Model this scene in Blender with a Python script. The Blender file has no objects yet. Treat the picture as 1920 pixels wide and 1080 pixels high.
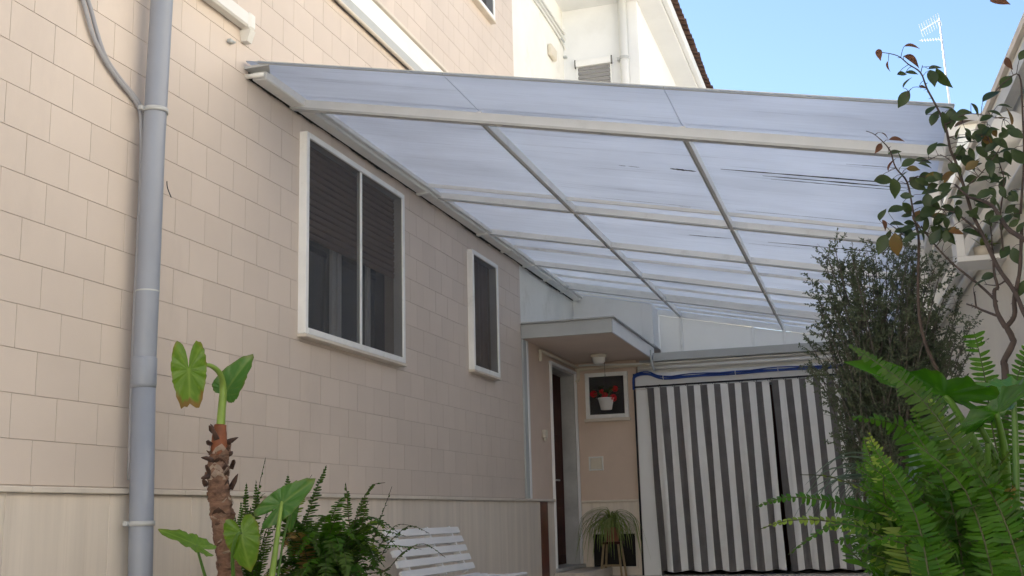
import bpy, math, random
import numpy as np
from mathutils import Vector, Matrix
random.seed(7)
R_ = random.uniform
sc = bpy.context.scene
col = sc.collection

# ------------------------------------------------------------------ camera
F_PX = 2150.0
PITCH, YAW, ROLL = math.radians(11.28), math.radians(-17.015), math.radians(-1.506)
CAM = np.array([3.6, 0.0, 0.87])
_fw = np.array([math.sin(YAW)*math.cos(PITCH), math.cos(YAW)*math.cos(PITCH), math.sin(PITCH)])
_r = np.array([math.cos(YAW), -math.sin(YAW), 0.0])
_u = np.cross(_r, _fw)
_rr = _r*math.cos(ROLL)+_u*math.sin(ROLL)
_uu = -_r*math.sin(ROLL)+_u*math.cos(ROLL)
CM = np.array([_rr, -_uu, _fw])
cd = bpy.data.cameras.new('camera'); cam = bpy.data.objects.new('camera', cd); col.objects.link(cam)
cd.sensor_width = 36.0; cd.lens = F_PX/1920*36.0; cd.clip_start = 0.05; cd.clip_end = 600
m3 = Matrix((( _rr[0], _uu[0], -_fw[0]), (_rr[1], _uu[1], -_fw[1]), (_rr[2], _uu[2], -_fw[2])))
cam.matrix_world = Matrix.Translation(Vector(CAM)) @ m3.to_4x4()
sc.camera = cam

# ------------------------------------------------------------------ sky, sun, exposure
SUN_EL, SUN_AZ = math.radians(42), math.radians(308)
w = bpy.data.worlds.new('World'); sc.world = w; w.use_nodes = True
nt = w.node_tree; nt.nodes.clear()
sky = nt.nodes.new('ShaderNodeTexSky'); sky.sky_type = 'NISHITA'; sky.sun_disc = False
sky.sun_elevation = SUN_EL; sky.sun_rotation = SUN_AZ
sky.air_density = 1.0; sky.dust_density = 0.15; sky.ozone_density = 2.2
bg = nt.nodes.new('ShaderNodeBackground'); bg.inputs[1].default_value = 0.05
wo = nt.nodes.new('ShaderNodeOutputWorld')
nt.links.new(sky.outputs[0], bg.inputs[0]); nt.links.new(bg.outputs[0], wo.inputs[0])
sd = bpy.data.lights.new('sun', 'SUN'); sd.energy = 5.0; sd.angle = math.radians(0.53); sd.color = (1.0, 0.94, 0.85)
sun = bpy.data.objects.new('sun', sd); col.objects.link(sun)
sdir = Vector((math.sin(SUN_AZ)*math.cos(SUN_EL), math.cos(SUN_AZ)*math.cos(SUN_EL), math.sin(SUN_EL)))
sun.rotation_euler = sdir.to_track_quat('Z', 'Y').to_euler(); sun.location = (-10, 5, 20)
sc.view_settings.view_transform = 'Standard'; sc.view_settings.look = 'None'
sc.view_settings.exposure = 2.28; sc.view_settings.gamma = 1.0
sc.cycles.max_bounces = 10; sc.cycles.diffuse_bounces = 5; sc.cycles.transparent_max_bounces = 16

# ------------------------------------------------------------------ pixel -> place helpers
def ray(x, y): return CM.T @ np.array([(x-960)/F_PX, (y-540)/F_PX, 1.0])
def PX(x, y, v=0.0):
    d = ray(x, y); return Vector(CAM+(v-CAM[0])/d[0]*d)
def PY(x, y, v):
    d = ray(x, y); return Vector(CAM+(v-CAM[1])/d[1]*d)
def PZ(x, y, v):
    d = ray(x, y); return Vector(CAM+(v-CAM[2])/d[2]*d)
def PD(x, y, ref, dd=0.0):     # the point seen at a pixel, as far from the camera as a known place
    return Vector(CAM+ray(x, y)*(proj(ref)[2]+dd))
def proj(P):
    q = CM @ (np.array(P)-CAM)
    return (960+F_PX*q[0]/q[2], 540+F_PX*q[1]/q[2], q[2])

# ------------------------------------------------------------------ mesh helpers
class MB:
    def __init__(s): s.v = []; s.f = []; s.mi = []; s.c = []
    def add(s, vs, fs, mi=0):
        o = len(s.v); s.v += [tuple(p) for p in vs]
        for f in fs: s.f.append(tuple(i+o for i in f)); s.mi.append(mi)
    def box(s, x0, x1, y0, y1, z0, z1, mi=0):
        s.add([(x0,y0,z0),(x1,y0,z0),(x1,y1,z0),(x0,y1,z0),(x0,y0,z1),(x1,y0,z1),(x1,y1,z1),(x0,y1,z1)],
              [(3,2,1,0),(4,5,6,7),(0,1,5,4),(1,2,6,5),(2,3,7,6),(3,0,4,7)], mi)
    def bbox(s, x0, x1, y0, y1, z0, z1, b=0.004, mi=0):   # box with chamfered edges
        b = min(b, (x1-x0)*.4, (y1-y0)*.4, (z1-z0)*.4)
        X = (x0, x0+b, x1-b, x1); Y = (y0, y0+b, y1-b, y1); Z = (z0, z0+b, z1-b, z1)
        vs = []; idx = {}
        for a in (0, 1):
            for c in (0, 1):
                for e in (0, 1):
                    cx = (X[0], X[3])[a]; ix = (X[1], X[2])[a]
                    cy = (Y[0], Y[3])[c]; iy = (Y[1], Y[2])[c]
                    cz = (Z[0], Z[3])[e]; iz = (Z[1], Z[2])[e]
                    idx[a,c,e,0] = len(vs); vs.append((cx, iy, iz))
                    idx[a,c,e,1] = len(vs); vs.append((ix, cy, iz))
                    idx[a,c,e,2] = len(vs); vs.append((ix, iy, cz))
        fs = []
        for a in (0, 1):
            q = [idx[a,0,0,0], idx[a,1,0,0], idx[a,1,1,0], idx[a,0,1,0]]; fs.append(q if a else q[::-1])
        for c in (0, 1):
            q = [idx[0,c,0,1], idx[0,c,1,1], idx[1,c,1,1], idx[1,c,0,1]]; fs.append(q if c else q[::-1])
        for e in (0, 1):
            q = [idx[0,0,e,2], idx[1,0,e,2], idx[1,1,e,2], idx[0,1,e,2]]; fs.append(q if e else q[::-1])
        for a in (0, 1):
            for c in (0, 1): fs.append([idx[a,c,0,0], idx[a,c,0,1], idx[a,c,1,1], idx[a,c,1,0]])
            for e in (0, 1): fs.append([idx[a,0,e,0], idx[a,0,e,2], idx[a,1,e,2], idx[a,1,e,0]])
        for c in (0, 1):
            for e in (0, 1): fs.append([idx[0,c,e,1], idx[0,c,e,2], idx[1,c,e,2], idx[1,c,e,1]])
        for a in (0, 1):
            for c in (0, 1):
                for e in (0, 1): fs.append([idx[a,c,e,k] for k in (0, 1, 2)])
        s.add(vs, fs, mi)
    def obox(s, a, b, wd, h, up=(0,0,1), mi=0):   # bar from a to b: width wd, height h (centred)
        a = Vector(a); b = Vector(b); t = (b-a).normalized(); sd_ = t.cross(Vector(up)).normalized(); u = sd_.cross(t)
        vs = []
        for p in (a, b):
            for i, j in ((-1,-1),(1,-1),(1,1),(-1,1)): vs.append(p+sd_*(i*wd/2)+u*(j*h/2))
        s.add(vs, [(3,2,1,0),(4,5,6,7),(0,1,5,4),(1,2,6,5),(2,3,7,6),(3,0,4,7)], mi)
    def tube(s, pts, rad, n=8, caps=True, mi=0, wob=0):
        pts = [Vector(p) for p in pts]; m = len(pts)
        rs = rad if isinstance(rad, (list, tuple)) else [rad]*m
        o = len(s.v); prev = None
        for i, p in enumerate(pts):
            t = (pts[min(i+1, m-1)]-pts[max(i-1, 0)]).normalized()
            if prev is None:
                r = t.cross(Vector((0.31, 0.17, 0.93)));
                if r.length < 1e-3: r = t.cross(Vector((1, 0, 0)))
            else: r = prev - t*prev.dot(t)
            r.normalize(); prev = r; q = t.cross(r)
            for k in range(n):
                a = 2*math.pi*k/n; e = rs[i]*(1+R_(-wob, wob))
                s.v.append(tuple(p+r*(math.cos(a)*e)+q*(math.sin(a)*e)))
        for i in range(m-1):
            for k in range(n):
                s.f.append((o+i*n+k, o+i*n+(k+1)%n, o+(i+1)*n+(k+1)%n, o+(i+1)*n+k)); s.mi.append(mi)
        if caps:
            s.f.append(tuple(o+k for k in range(n))[::-1]); s.mi.append(mi)
            s.f.append(tuple(o+(m-1)*n+k for k in range(n))); s.mi.append(mi)
    def lathe(s, c, prof, n=20, mi=0):
        c = Vector(c); o = len(s.v); m = len(prof)
        for r, z in prof:
            for k in range(n):
                a = 2*math.pi*k/n; s.v.append((c.x+r*math.cos(a), c.y+r*math.sin(a), c.z+z))
        for i in range(m-1):
            for k in range(n):
                s.f.append((o+i*n+k, o+i*n+(k+1)%n, o+(i+1)*n+(k+1)%n, o+(i+1)*n+k)); s.mi.append(mi)
    def mesh(s, name, mats, smooth=False):
        me = bpy.data.meshes.new(name); me.from_pydata(s.v, [], s.f); me.update()
        for mm in (mats if isinstance(mats, (list, tuple)) else [mats]): me.materials.append(mm)
        if any(s.mi): me.polygons.foreach_set('material_index', s.mi)
        if smooth: me.polygons.foreach_set('use_smooth', [True]*len(me.polygons))
        return me
    def build(s, name, mats, parent=None, smooth=False, **kw):
        return link(name, s.mesh(name, mats, smooth), parent, **kw)

def link(name, me, parent=None, **kw):
    o = bpy.data.objects.new(name, me); col.objects.link(o)
    if parent is not None: o.parent = parent
    tag(o, **kw); return o
def tag(o, label=None, cat=None, group=None, kind=None):
    if label: o['label'] = label
    if cat: o['category'] = cat
    if group: o['group'] = group
    if kind: o['kind'] = kind
    return o
def thing(name, label, cat, group=None, loc=(0,0,0)):
    o = bpy.data.objects.new(name, None); o.empty_display_size = .1; col.objects.link(o); o.location = loc
    return tag(o, label, cat, group)
def smooth_path(pts, k=4):
    pts = [Vector(p) for p in pts]; out = []
    for i in range(len(pts)-1):
        p0 = pts[max(i-1, 0)]; p1 = pts[i]; p2 = pts[i+1]; p3 = pts[min(i+2, len(pts)-1)]
        for j in range(k):
            t = j/k
            out.append(.5*((2*p1)+(p2-p0)*t+(2*p0-5*p1+4*p2-p3)*t*t+(3*p1-p0-3*p2+p3)*t**3))
    out.append(pts[-1]); return out

# ------------------------------------------------------------------ materials
def nodes(name):
    m = bpy.data.materials.new(name); m.use_nodes = True; n = m.node_tree.nodes; l = m.node_tree.links
    return m, n, l, n['Principled BSDF']
def mat(name, c, rough=.6, var=.08, scale=6, stretch=(1,1,1), bump=0, bscale=60, spec=.4, dirt=None, dscale=2.0, damt=.5, rnd=0, metal=0, dstretch=(1,1,1)):
    m, n, l, b = nodes(name)
    b.inputs['Roughness'].default_value = rough; b.inputs['Specular IOR Level'].default_value = spec; b.inputs['Metallic'].default_value = metal
    g = n.new('ShaderNodeNewGeometry')
    mp = n.new('ShaderNodeMapping'); mp.inputs['Scale'].default_value = stretch; l.new(g.outputs['Position'], mp.inputs[0])
    no = n.new('ShaderNodeTexNoise'); no.inputs['Scale'].default_value = scale; no.inputs['Detail'].default_value = 6; no.inputs['Roughness'].default_value = .62
    l.new(mp.outputs[0], no.inputs['Vector'])
    rp = n.new('ShaderNodeMapRange'); rp.inputs[1].default_value = .3; rp.inputs[2].default_value = .7
    rp.inputs[3].default_value = 1-var; rp.inputs[4].default_value = 1+var; l.new(no.outputs['Fac'], rp.inputs[0])
    mu = n.new('ShaderNodeVectorMath'); mu.operation = 'SCALE'; mu.inputs[0].default_value = c[:3]; l.new(rp.outputs[0], mu.inputs['Scale'])
    out = mu.outputs[0]
    if rnd:
        oi = n.new('ShaderNodeObjectInfo'); r2 = n.new('ShaderNodeMapRange'); r2.inputs[3].default_value = 1-rnd; r2.inputs[4].default_value = 1+rnd
        l.new(oi.outputs['Random'], r2.inputs[0]); m2 = n.new('ShaderNodeVectorMath'); m2.operation = 'SCALE'
        l.new(out, m2.inputs[0]); l.new(r2.outputs[0], m2.inputs['Scale']); out = m2.outputs[0]
    if dirt:
        mp2 = n.new('ShaderNodeMapping'); mp2.inputs['Scale'].default_value = dstretch; l.new(g.outputs['Position'], mp2.inputs[0])
        d = n.new('ShaderNodeTexNoise'); d.inputs['Scale'].default_value = dscale; d.inputs['Detail'].default_value = 9; d.inputs['Roughness'].default_value = .7
        l.new(mp2.outputs[0], d.inputs['Vector'])
        r3 = n.new('ShaderNodeMapRange'); r3.inputs[1].default_value = .55; r3.inputs[2].default_value = .8; r3.inputs[3].default_value = 0; r3.inputs[4].default_value = damt
        l.new(d.outputs['Fac'], r3.inputs[0]); mx = n.new('ShaderNodeMix'); mx.data_type = 'RGBA'
        l.new(r3.outputs[0], mx.inputs['Factor']); l.new(out, mx.inputs[6]); mx.inputs[7].default_value = (*dirt[:3], 1); out = mx.outputs[2]
    l.new(out, b.inputs['Base Color'])
    if bump:
        bn = n.new('ShaderNodeTexNoise'); bn.inputs['Scale'].default_value = bscale; bn.inputs['Detail'].default_value = 5
        l.new(mp.outputs[0], bn.inputs['Vector'])
        bp = n.new('ShaderNodeBump'); bp.inputs['Strength'].default_value = bump; bp.inputs['Distance'].default_value = .01
        l.new(bn.outputs['Fac'], bp.inputs['Height']); l.new(bp.outputs[0], b.inputs['Normal'])
    return m
def leafmat(name, c, c2, trans=.45, rough=.4, scale=25, spec=.4, tcol=None):
    m, n, l, b = nodes(name)
    b.inputs['Roughness'].default_value = rough; b.inputs['Specular IOR Level'].default_value = spec
    g = n.new('ShaderNodeNewGeometry'); oi = n.new('ShaderNodeObjectInfo')
    no = n.new('ShaderNodeTexNoise'); no.inputs['Scale'].default_value = scale; no.inputs['Detail'].default_value = 3; l.new(g.outputs['Position'], no.inputs['Vector'])
    ad = n.new('ShaderNodeMath'); ad.operation = 'MULTIPLY_ADD'; ad.inputs[1].default_value = .55; l.new(oi.outputs['Random'], ad.inputs[0])
    mm = n.new('ShaderNodeMapRange'); mm.inputs[1].default_value = .35; mm.inputs[2].default_value = .65; mm.inputs[3].default_value = 0; mm.inputs[4].default_value = .5
    l.new(no.outputs['Fac'], mm.inputs[0]); l.new(mm.outputs[0], ad.inputs[2])
    mx = n.new('ShaderNodeMix'); mx.data_type = 'RGBA'; mx.inputs[6].default_value = (*c, 1); mx.inputs[7].default_value = (*c2, 1); l.new(ad.outputs[0], mx.inputs['Factor'])
    l.new(mx.outputs[2], b.inputs['Base Color'])
    t = n.new('ShaderNodeBsdfTranslucent'); tm = n.new('ShaderNodeMix'); tm.data_type = 'RGBA'; tm.blend_type = 'MULTIPLY'; tm.inputs['Factor'].default_value = 1
    l.new(mx.outputs[2], tm.inputs[6]); tm.inputs[7].default_value = (*(tcol or (1.5, 1.7, .5)), 1); l.new(tm.outputs[2], t.inputs['Color'])
    ms = n.new('ShaderNodeMixShader'); ms.inputs[0].default_value = trans
    l.new(b.outputs[0], ms.inputs[1]); l.new(t.outputs[0], ms.inputs[2]); l.new(ms.outputs[0], n['Material Output'].inputs[0])
    return m
M = {}
M['tile'] = mat('wall_tile', (.65,.557,.472), .5, .05, .9, bump=.06, bscale=180, rnd=.035, dirt=(.40,.34,.30), dscale=.9, damt=.35, dstretch=(1,1,.45))
M['mortar'] = mat('mortar', (.50,.415,.35), .9, .12, 9)
M['soffit'] = mat('soffit_paint', (.74,.62,.53), .85, .05, 2, bump=.1, bscale=200)
M['render_pink'] = mat('pink_render', (.66,.53,.43), .85, .05, 2, bump=.12, bscale=240)
M['travertine'] = mat('travertine', (.75,.665,.56), .45, .09, 1.4, stretch=(6,6,.3), dirt=(.47,.39,.30), dscale=2.6, damt=.5, dstretch=(8,8,.30), rnd=.07, bump=.08)
M['ledge'] = mat('ledge_stone', (.70,.63,.53), .5, .08, 6, dirt=(.42,.37,.3), dscale=3, damt=.4)
M['white_plaster'] = mat('white_plaster', (.82,.825,.81), .85, .04, 1.2, bump=.1, bscale=160, dirt=(.55,.52,.45), dscale=.9, damt=.25)
M['stained_plaster'] = mat('stained_plaster', (.84,.825,.76), .85, .05, 1.5, bump=.1, bscale=160, dirt=(.40,.38,.27), dscale=1.6, damt=.5)
M['cream'] = mat('cream_wall', (.80,.765,.68), .9, .05, 1.6, bump=.15, bscale=90, dirt=(.50,.46,.38), dscale=1.2, damt=.4)
M['bounce_cream'] = mat('cream_render', (.80,.76,.69), .9, .05, 1.5)  # finish of the added houses that bounce sunlight in
M['alu'] = mat('white_aluminium', (.85,.85,.82), .38, .05, 5, dirt=(.45,.44,.39), dscale=6, damt=.5, spec=.5)
M['alu_mid'] = mat('aluminium_weathered', (.64,.65,.64), .4, .05, 5, dirt=(.38,.38,.35), dscale=5, damt=.45)
M['alu_grey'] = mat('grey_aluminium', (.46,.47,.46), .4, .06, 5, dirt=(.25,.25,.22), dscale=4, damt=.4)
M['pvc_grey'] = mat('grey_pvc', (.27,.292,.335), .42, .05, 2.5, dirt=(.27,.27,.30), dscale=1.4, damt=.35, dstretch=(2,2,.5))
M['pvc_white'] = mat('white_pvc', (.78,.77,.72), .4, .03, 3)
M['paint_grey'] = mat('grey_paint', (.47,.49,.48), .6, .05, 3, dirt=(.34,.34,.32), dscale=2, damt=.4)
M['cable'] = mat('cable_grey', (.36,.36,.38), .5, .05)
M['dark'] = mat('dark_interior', (.018,.015,.013), .9, .1)
M['room'] = mat('room_grey', (.10,.09,.085), .9, .1)
M['black_seal'] = mat('black_grime', (.055,.05,.042), .95, .5, 14, bump=.5, bscale=50)
M['wood_dark'] = mat('mahogany', (.06,.019,.012), .6, .25, spec=.15, scale=5, stretch=(8,8,.6))
M['brown_strip'] = mat('red_brown_marble', (.13,.035,.02), .3, .2, 12)
M['marble'] = mat('grey_marble', (.47,.47,.45), .3, .22, 2.2, dirt=(.26,.27,.27), dscale=2.6, damt=.6)
M['shutter'] = mat('brown_shutter', (.30,.19,.13), .6, .12, 8)
M['shutter_grey'] = mat('grey_shutter', (.26,.255,.25), .5, .06)
M['white_wood'] = mat('white_wood', (.80,.80,.79), .35, .03, 4)
M['stripe_w'] = mat('curtain_white', (.80,.80,.78), .85, .05, 5, bump=.1, bscale=300, dirt=(.5,.49,.46), dscale=3, damt=.3)
M['stripe_d'] = mat('curtain_charcoal', (.135,.128,.126), .85, .18, 4, dirt=(.24,.23,.22), dscale=2.5, damt=.4, dstretch=(1,1,.5), bump=.1, bscale=300)
M['iron'] = mat('black_iron', (.02,.02,.022), .5, .1)
M['blue'] = mat('blue_hose', (.012,.05,.24), .45, .1)
M['pot'] = mat('terracotta', (.36,.15,.08), .8, .12, 10)
M['white_pot'] = mat('white_pot', (.82,.81,.78), .4, .03)
M['roof_tile'] = mat('roof_tile', (.095,.055,.042), .85, .3, 9, rnd=.25, dirt=(.06,.05,.045), dscale=4, damt=.6)
M['bark'] = mat('alocasia_bark', (.185,.105,.07), .85, .45, 16, stretch=(1,1,2.4), bump=.9, bscale=38, dirt=(.36,.29,.23), dscale=11, damt=.75)
M['bark_pale'] = mat('bark_pale', (.34,.26,.20), .85, .3, 20, bump=.6, bscale=50)
M['bark_red'] = mat('leaf_sheath', (.23,.075,.03), .6, .35, 14, bump=.4, bscale=40)
M['husk'] = mat('dry_husk', (.07,.037,.025), .8, .4, 20, bump=.5)
M['twig'] = mat('rose_stem', (.05,.034,.027), .75, .3, 30, bump=.4, bscale=90)
M['twig_grey'] = mat('shrub_stem', (.085,.075,.062), .85, .25, 30)
M['dry'] = mat('dry_stem', (.30,.22,.12), .8, .2, 20)
M['soil'] = mat('soil', (.05,.035,.025), 1, .3, 30)
M['fern_a'] = leafmat('fern_green', (.026,.082,.006), (.058,.145,.009), .36, .45, spec=.18)
M['fern_b'] = leafmat('fern_dark', (.032,.075,.013), (.075,.13,.026), .38, .5, spec=.18)
M['fern_y'] = leafmat('fern_yellow', (.13,.22,.03), (.20,.25,.05), .42, .5, spec=.18)
M['fern_dry'] = leafmat('fern_dry', (.16,.10,.04), (.24,.17,.07), .3, .7, spec=.1)
M['rachis'] = mat('rachis', (.045,.05,.015), .6, .2, 30)
M['rachis_brown'] = mat('rachis_brown', (.07,.042,.022), .6, .2, 30)
M['rose'] = leafmat('rose_leaf', (.018,.036,.015), (.045,.070,.022), .3, .5, tcol=(1.6,1.7,.5))
M['rose_y'] = leafmat('rose_leaf_old', (.10,.10,.02), (.15,.075,.025), .35, .5, tcol=(1.5,1.2,.4))
M['rose_dry'] = leafmat('rose_leaf_dry', (.075,.035,.02), (.14,.06,.03), .25, .7, tcol=(1.3,.9,.5))
M['myrtle'] = leafmat('myrtle_leaf', (.060,.082,.046), (.125,.15,.085), .25, .45, 5, tcol=(.9,1.1,.7))
M['strap'] = leafmat('strap_leaf', (.10,.155,.11), (.16,.22,.17), .2, .42, 9, tcol=(1,1.2,.8))
M['spider'] = leafmat('spider_leaf', (.13,.20,.045), (.28,.30,.13), .3, .5, 40)
M['petiole'] = mat('petiole', (.22,.33,.06), .4, .1, 12)
M['petiole_d'] = mat('petiole_dark', (.075,.16,.022), .4, .1, 12)
M['red'] = mat('geranium_red', (.50,.008,.012), .6, .2, 60)
M['beige_plastic'] = mat('beige_plastic', (.68,.62,.50), .5, .03)
M['concrete'] = mat('concrete_paving', (.47,.43,.38), .9, .12, 3, bump=.3, bscale=40, dirt=(.2,.18,.16), dscale=1.5, damt=.4)
M['step'] = mat('step_stone', (.60,.53,.44), .7, .1, 4)

def glossy_leaf(name, c1, c2, vein, trans, edge=None, rough=.35):
    """large leaf: object coords x = along tip, y = across; lateral veins from a wave, burnt tip from the outline colour attribute"""
    m, n, l, b = nodes(name); b.inputs['Roughness'].default_value = rough; b.inputs['Specular IOR Level'].default_value = .45
    at = n.new('ShaderNodeAttribute'); at.attribute_name = 'vein'; at2 = n.new('ShaderNodeAttribute'); at2.attribute_name = 'edge'
    g = n.new('ShaderNodeNewGeometry'); no = n.new('ShaderNodeTexNoise'); no.inputs['Scale'].default_value = 18; no.inputs['Detail'].default_value = 5; l.new(g.outputs['Position'], no.inputs['Vector'])
    mx = n.new('ShaderNodeMix'); mx.data_type = 'RGBA'; mx.inputs[6].default_value = (*c1, 1); mx.inputs[7].default_value = (*c2, 1); l.new(no.outputs['Fac'], mx.inputs['Factor'])
    mv = n.new('ShaderNodeMix'); mv.data_type = 'RGBA'; mv.inputs[7].default_value = (*vein, 1); l.new(at.outputs['Fac'], mv.inputs['Factor']); l.new(mx.outputs[2], mv.inputs[6])
    me_ = n.new('ShaderNodeMix'); me_.data_type = 'RGBA'; me_.inputs[7].default_value = (*(edge or c1), 1); l.new(mv.outputs[2], me_.inputs[6])
    pm = n.new('ShaderNodeMath'); pm.operation = 'MULTIPLY'; l.new(at2.outputs['Fac'], pm.inputs[0]); l.new(no.outputs['Fac'], pm.inputs[1])
    r_ = n.new('ShaderNodeMapRange'); r_.inputs[1].default_value = .18; r_.inputs[2].default_value = .5; l.new(pm.outputs[0], r_.inputs[0]); l.new(r_.outputs[0], me_.inputs['Factor'])
    l.new(me_.outputs[2], b.inputs['Base Color'])
    t = n.new('ShaderNodeBsdfTranslucent'); tm = n.new('ShaderNodeMix'); tm.data_type = 'RGBA'; tm.blend_type = 'MULTIPLY'; tm.inputs['Factor'].default_value = 1
    l.new(me_.outputs[2], tm.inputs[6]); tm.inputs[7].default_value = (1.5, 1.7, .4, 1); l.new(tm.outputs[2], t.inputs['Color'])
    ms = n.new('ShaderNodeMixShader'); ms.inputs[0].default_value = trans; l.new(b.outputs[0], ms.inputs[1]); l.new(t.outputs[0], ms.inputs[2]); l.new(ms.outputs[0], n['Material Output'].inputs[0])
    return m
M['alo'] = glossy_leaf('alocasia_leaf', (.085,.185,.012), (.13,.245,.02), (.20,.31,.05), .42, (.20,.12,.03))
M['alo_b'] = glossy_leaf('alocasia_leaf_blue', (.05,.16,.03), (.08,.21,.04), (.14,.25,.06), .38, (.16,.14,.05), .3)
M['alo_d'] = glossy_leaf('alocasia_leaf_dark', (.026,.092,.008), (.042,.135,.012), (.055,.16,.014), .45, (.06,.1,.02), .2)
M['alo_pale'] = glossy_leaf('alocasia_leaf_pale', (.22,.30,.08), (.30,.36,.12), (.34,.40,.16), .35, (.25,.2,.08))

def sheet_mat():
    m, n, l, b = nodes('milky_polycarbonate')
    g = n.new('ShaderNodeNewGeometry')
    def noise(sc_, st, det=8, rg=.65):
        mp = n.new('ShaderNodeMapping'); mp.inputs['Scale'].default_value = st; l.new(g.outputs['Position'], mp.inputs[0])
        no = n.new('ShaderNodeTexNoise'); no.inputs['Scale'].default_value = sc_; no.inputs['Detail'].default_value = det; no.inputs['Roughness'].default_value = rg; l.new(mp.outputs[0], no.inputs['Vector']); return no.outputs['Fac']
    def rng(v, a0, a1, b0, b1):
        r = n.new('ShaderNodeMapRange'); r.inputs[1].default_value = a0; r.inputs[2].default_value = a1; r.inputs[3].default_value = b0; r.inputs[4].default_value = b1; l.new(v, r.inputs[0]); return r.outputs[0]
    def mul(p, q):
        k = n.new('ShaderNodeMath'); k.operation = 'MULTIPLY'; l.new(p, k.inputs[0]); l.new(q, k.inputs[1]); return k.outputs[0]
    clean = mul(mul(rng(noise(1.3, (.5, 1.4, 1)), .3, .7, .86, 1.04), rng(noise(1.0, (.35, 42, 1), 3), .3, .7, .965, 1.03)), rng(noise(2.2, (.22, 5.5, 1), 9, .75), .56, .78, 1.0, .62))
    col_ = n.new('ShaderNodeVectorMath'); col_.operation = 'SCALE'; col_.inputs[0].default_value = (.80,.85,.93); l.new(clean, col_.inputs['Scale'])
    t = n.new('ShaderNodeBsdfTranslucent'); l.new(col_.outputs[0], t.inputs['Color'])
    rf_ = n.new('ShaderNodeBsdfRefraction'); rf_.inputs['IOR'].default_value = 1.35; rf_.inputs['Roughness'].default_value = .42; l.new(col_.outputs[0], rf_.inputs['Color'])
    m1 = n.new('ShaderNodeMixShader'); m1.inputs[0].default_value = .42; l.new(t.outputs[0], m1.inputs[1]); l.new(rf_.outputs[0], m1.inputs[2])
    b.inputs['Base Color'].default_value = (.55,.57,.58,1); b.inputs['Roughness'].default_value = .3
    ms = n.new('ShaderNodeMixShader'); ms.inputs[0].default_value = .9
    l.new(b.outputs[0], ms.inputs[1]); l.new(m1.outputs[0], ms.inputs[2]); l.new(ms.outputs[0], n['Material Output'].inputs[0]); return m
M['sheet'] = sheet_mat()
M['end_sheet'] = mat('end_sheet_white', (.86,.86,.83), .6, .03)
_n = M['end_sheet'].node_tree; _t = _n.nodes.new('ShaderNodeBsdfTranslucent'); _t.inputs[0].default_value = (.95,.95,.94,1); _m = _n.nodes.new('ShaderNodeMixShader'); _m.inputs[0].default_value = .55
_n.links.new(_n.nodes['Principled BSDF'].outputs[0], _m.inputs[1]); _n.links.new(_t.outputs[0], _m.inputs[2]); _n.links.new(_m.outputs[0], _n.nodes['Material Output'].inputs[0])
def screen_mat():
    m, n, l, b = nodes('insect_screen'); b.inputs['Base Color'].default_value = (.05,.048,.046,1); b.inputs['Roughness'].default_value = .55
    t = n.new('ShaderNodeBsdfTransparent'); ms = n.new('ShaderNodeMixShader'); ms.inputs[0].default_value = .36
    l.new(b.outputs[0], ms.inputs[1]); l.new(t.outputs[0], ms.inputs[2]); l.new(ms.outputs[0], n['Material Output'].inputs[0]); return m
M['screen'] = screen_mat()
def glass_mat():
    m, n, l, b = nodes('window_glass'); b.inputs['Base Color'].default_value = (.03,.035,.04,1); b.inputs['Roughness'].default_value = .06; b.inputs['Specular IOR Level'].default_value = .6
    return m
M['glass'] = glass_mat()

# ================================================================== SETTING
g = MB(); g.add([(-60,-60,0),(60,-60,0),(60,140,0),(-60,140,0)], [(0,1,2,3)])
g.build('ground', M['concrete'], kind='structure')
g = MB()   # raised porch step in front of the curtain and the entrance
g.bbox(.03, 4.2, 13.95, 17, 0, .118, .01)
g.build('pavement', M['step'], kind='structure')

# ================================================================== TILED HOUSE (left)
Y1 = 12.06            # where the tiled facade ends
LEDGE = 1.058
house = thing('tiled_house', 'pink tiled house facade with stone dado running along the left side of the passage', 'house')
WINS = [(6.83, 8.58, 2.11, 3.53), (10.29, 11.10, 2.26, 3.44), (9.85, 11.22, 6.20, 7.60)]   # outer frames
OPEN = [(a+.03, b-.03, c+.03, d-.03) for a, b, c, d in WINS]
def subtract(rects, hole):
    out = []
    a, b, c, d = hole
    for (y0, y1, z0, z1) in rects:
        if y1 <= a or y0 >= b or z1 <= c or z0 >= d: out.append((y0, y1, z0, z1)); continue
        if y0 < a: out.append((y0, a, z0, z1))
        if y1 > b: out.append((b, y1, z0, z1))
        ya, yb = max(y0, a), min(y1, b)
        if z0 < c: out.append((ya, yb, z0, c))
        if z1 > d: out.append((ya, yb, d, z1))
    return out
wl = MB(); rs = [(2.4, Y1, 0.0, 9.4)]
for h in OPEN: rs = subtract(rs, h)
for (y0, y1, z0, z1) in rs: wl.box(-.30, -.005, y0, y1, z0, z1)
wl.build('wall', M['mortar'], house)
bd = MB(); bd.box(-8, -.32, 2.42, Y1-.01, 0, 9.4); bd.build('building_body', M['room'], house)
rf = MB(); rf.add([(.75,2.2,9.42),(.75,Y1,9.42),(-8,Y1,12.0),(-8,2.2,12.0),(.75,2.2,9.56),(.75,Y1,9.56),(-8,Y1,12.14),(-8,2.2,12.14)],
                  [(3,2,1,0),(4,5,6,7),(0,1,5,4),(1,2,6,5),(2,3,7,6),(3,0,4,7)]); rf.build('roof', M['roof_tile'], house)  # unseen eave, deepened to hold sky light off the upper wall
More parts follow.
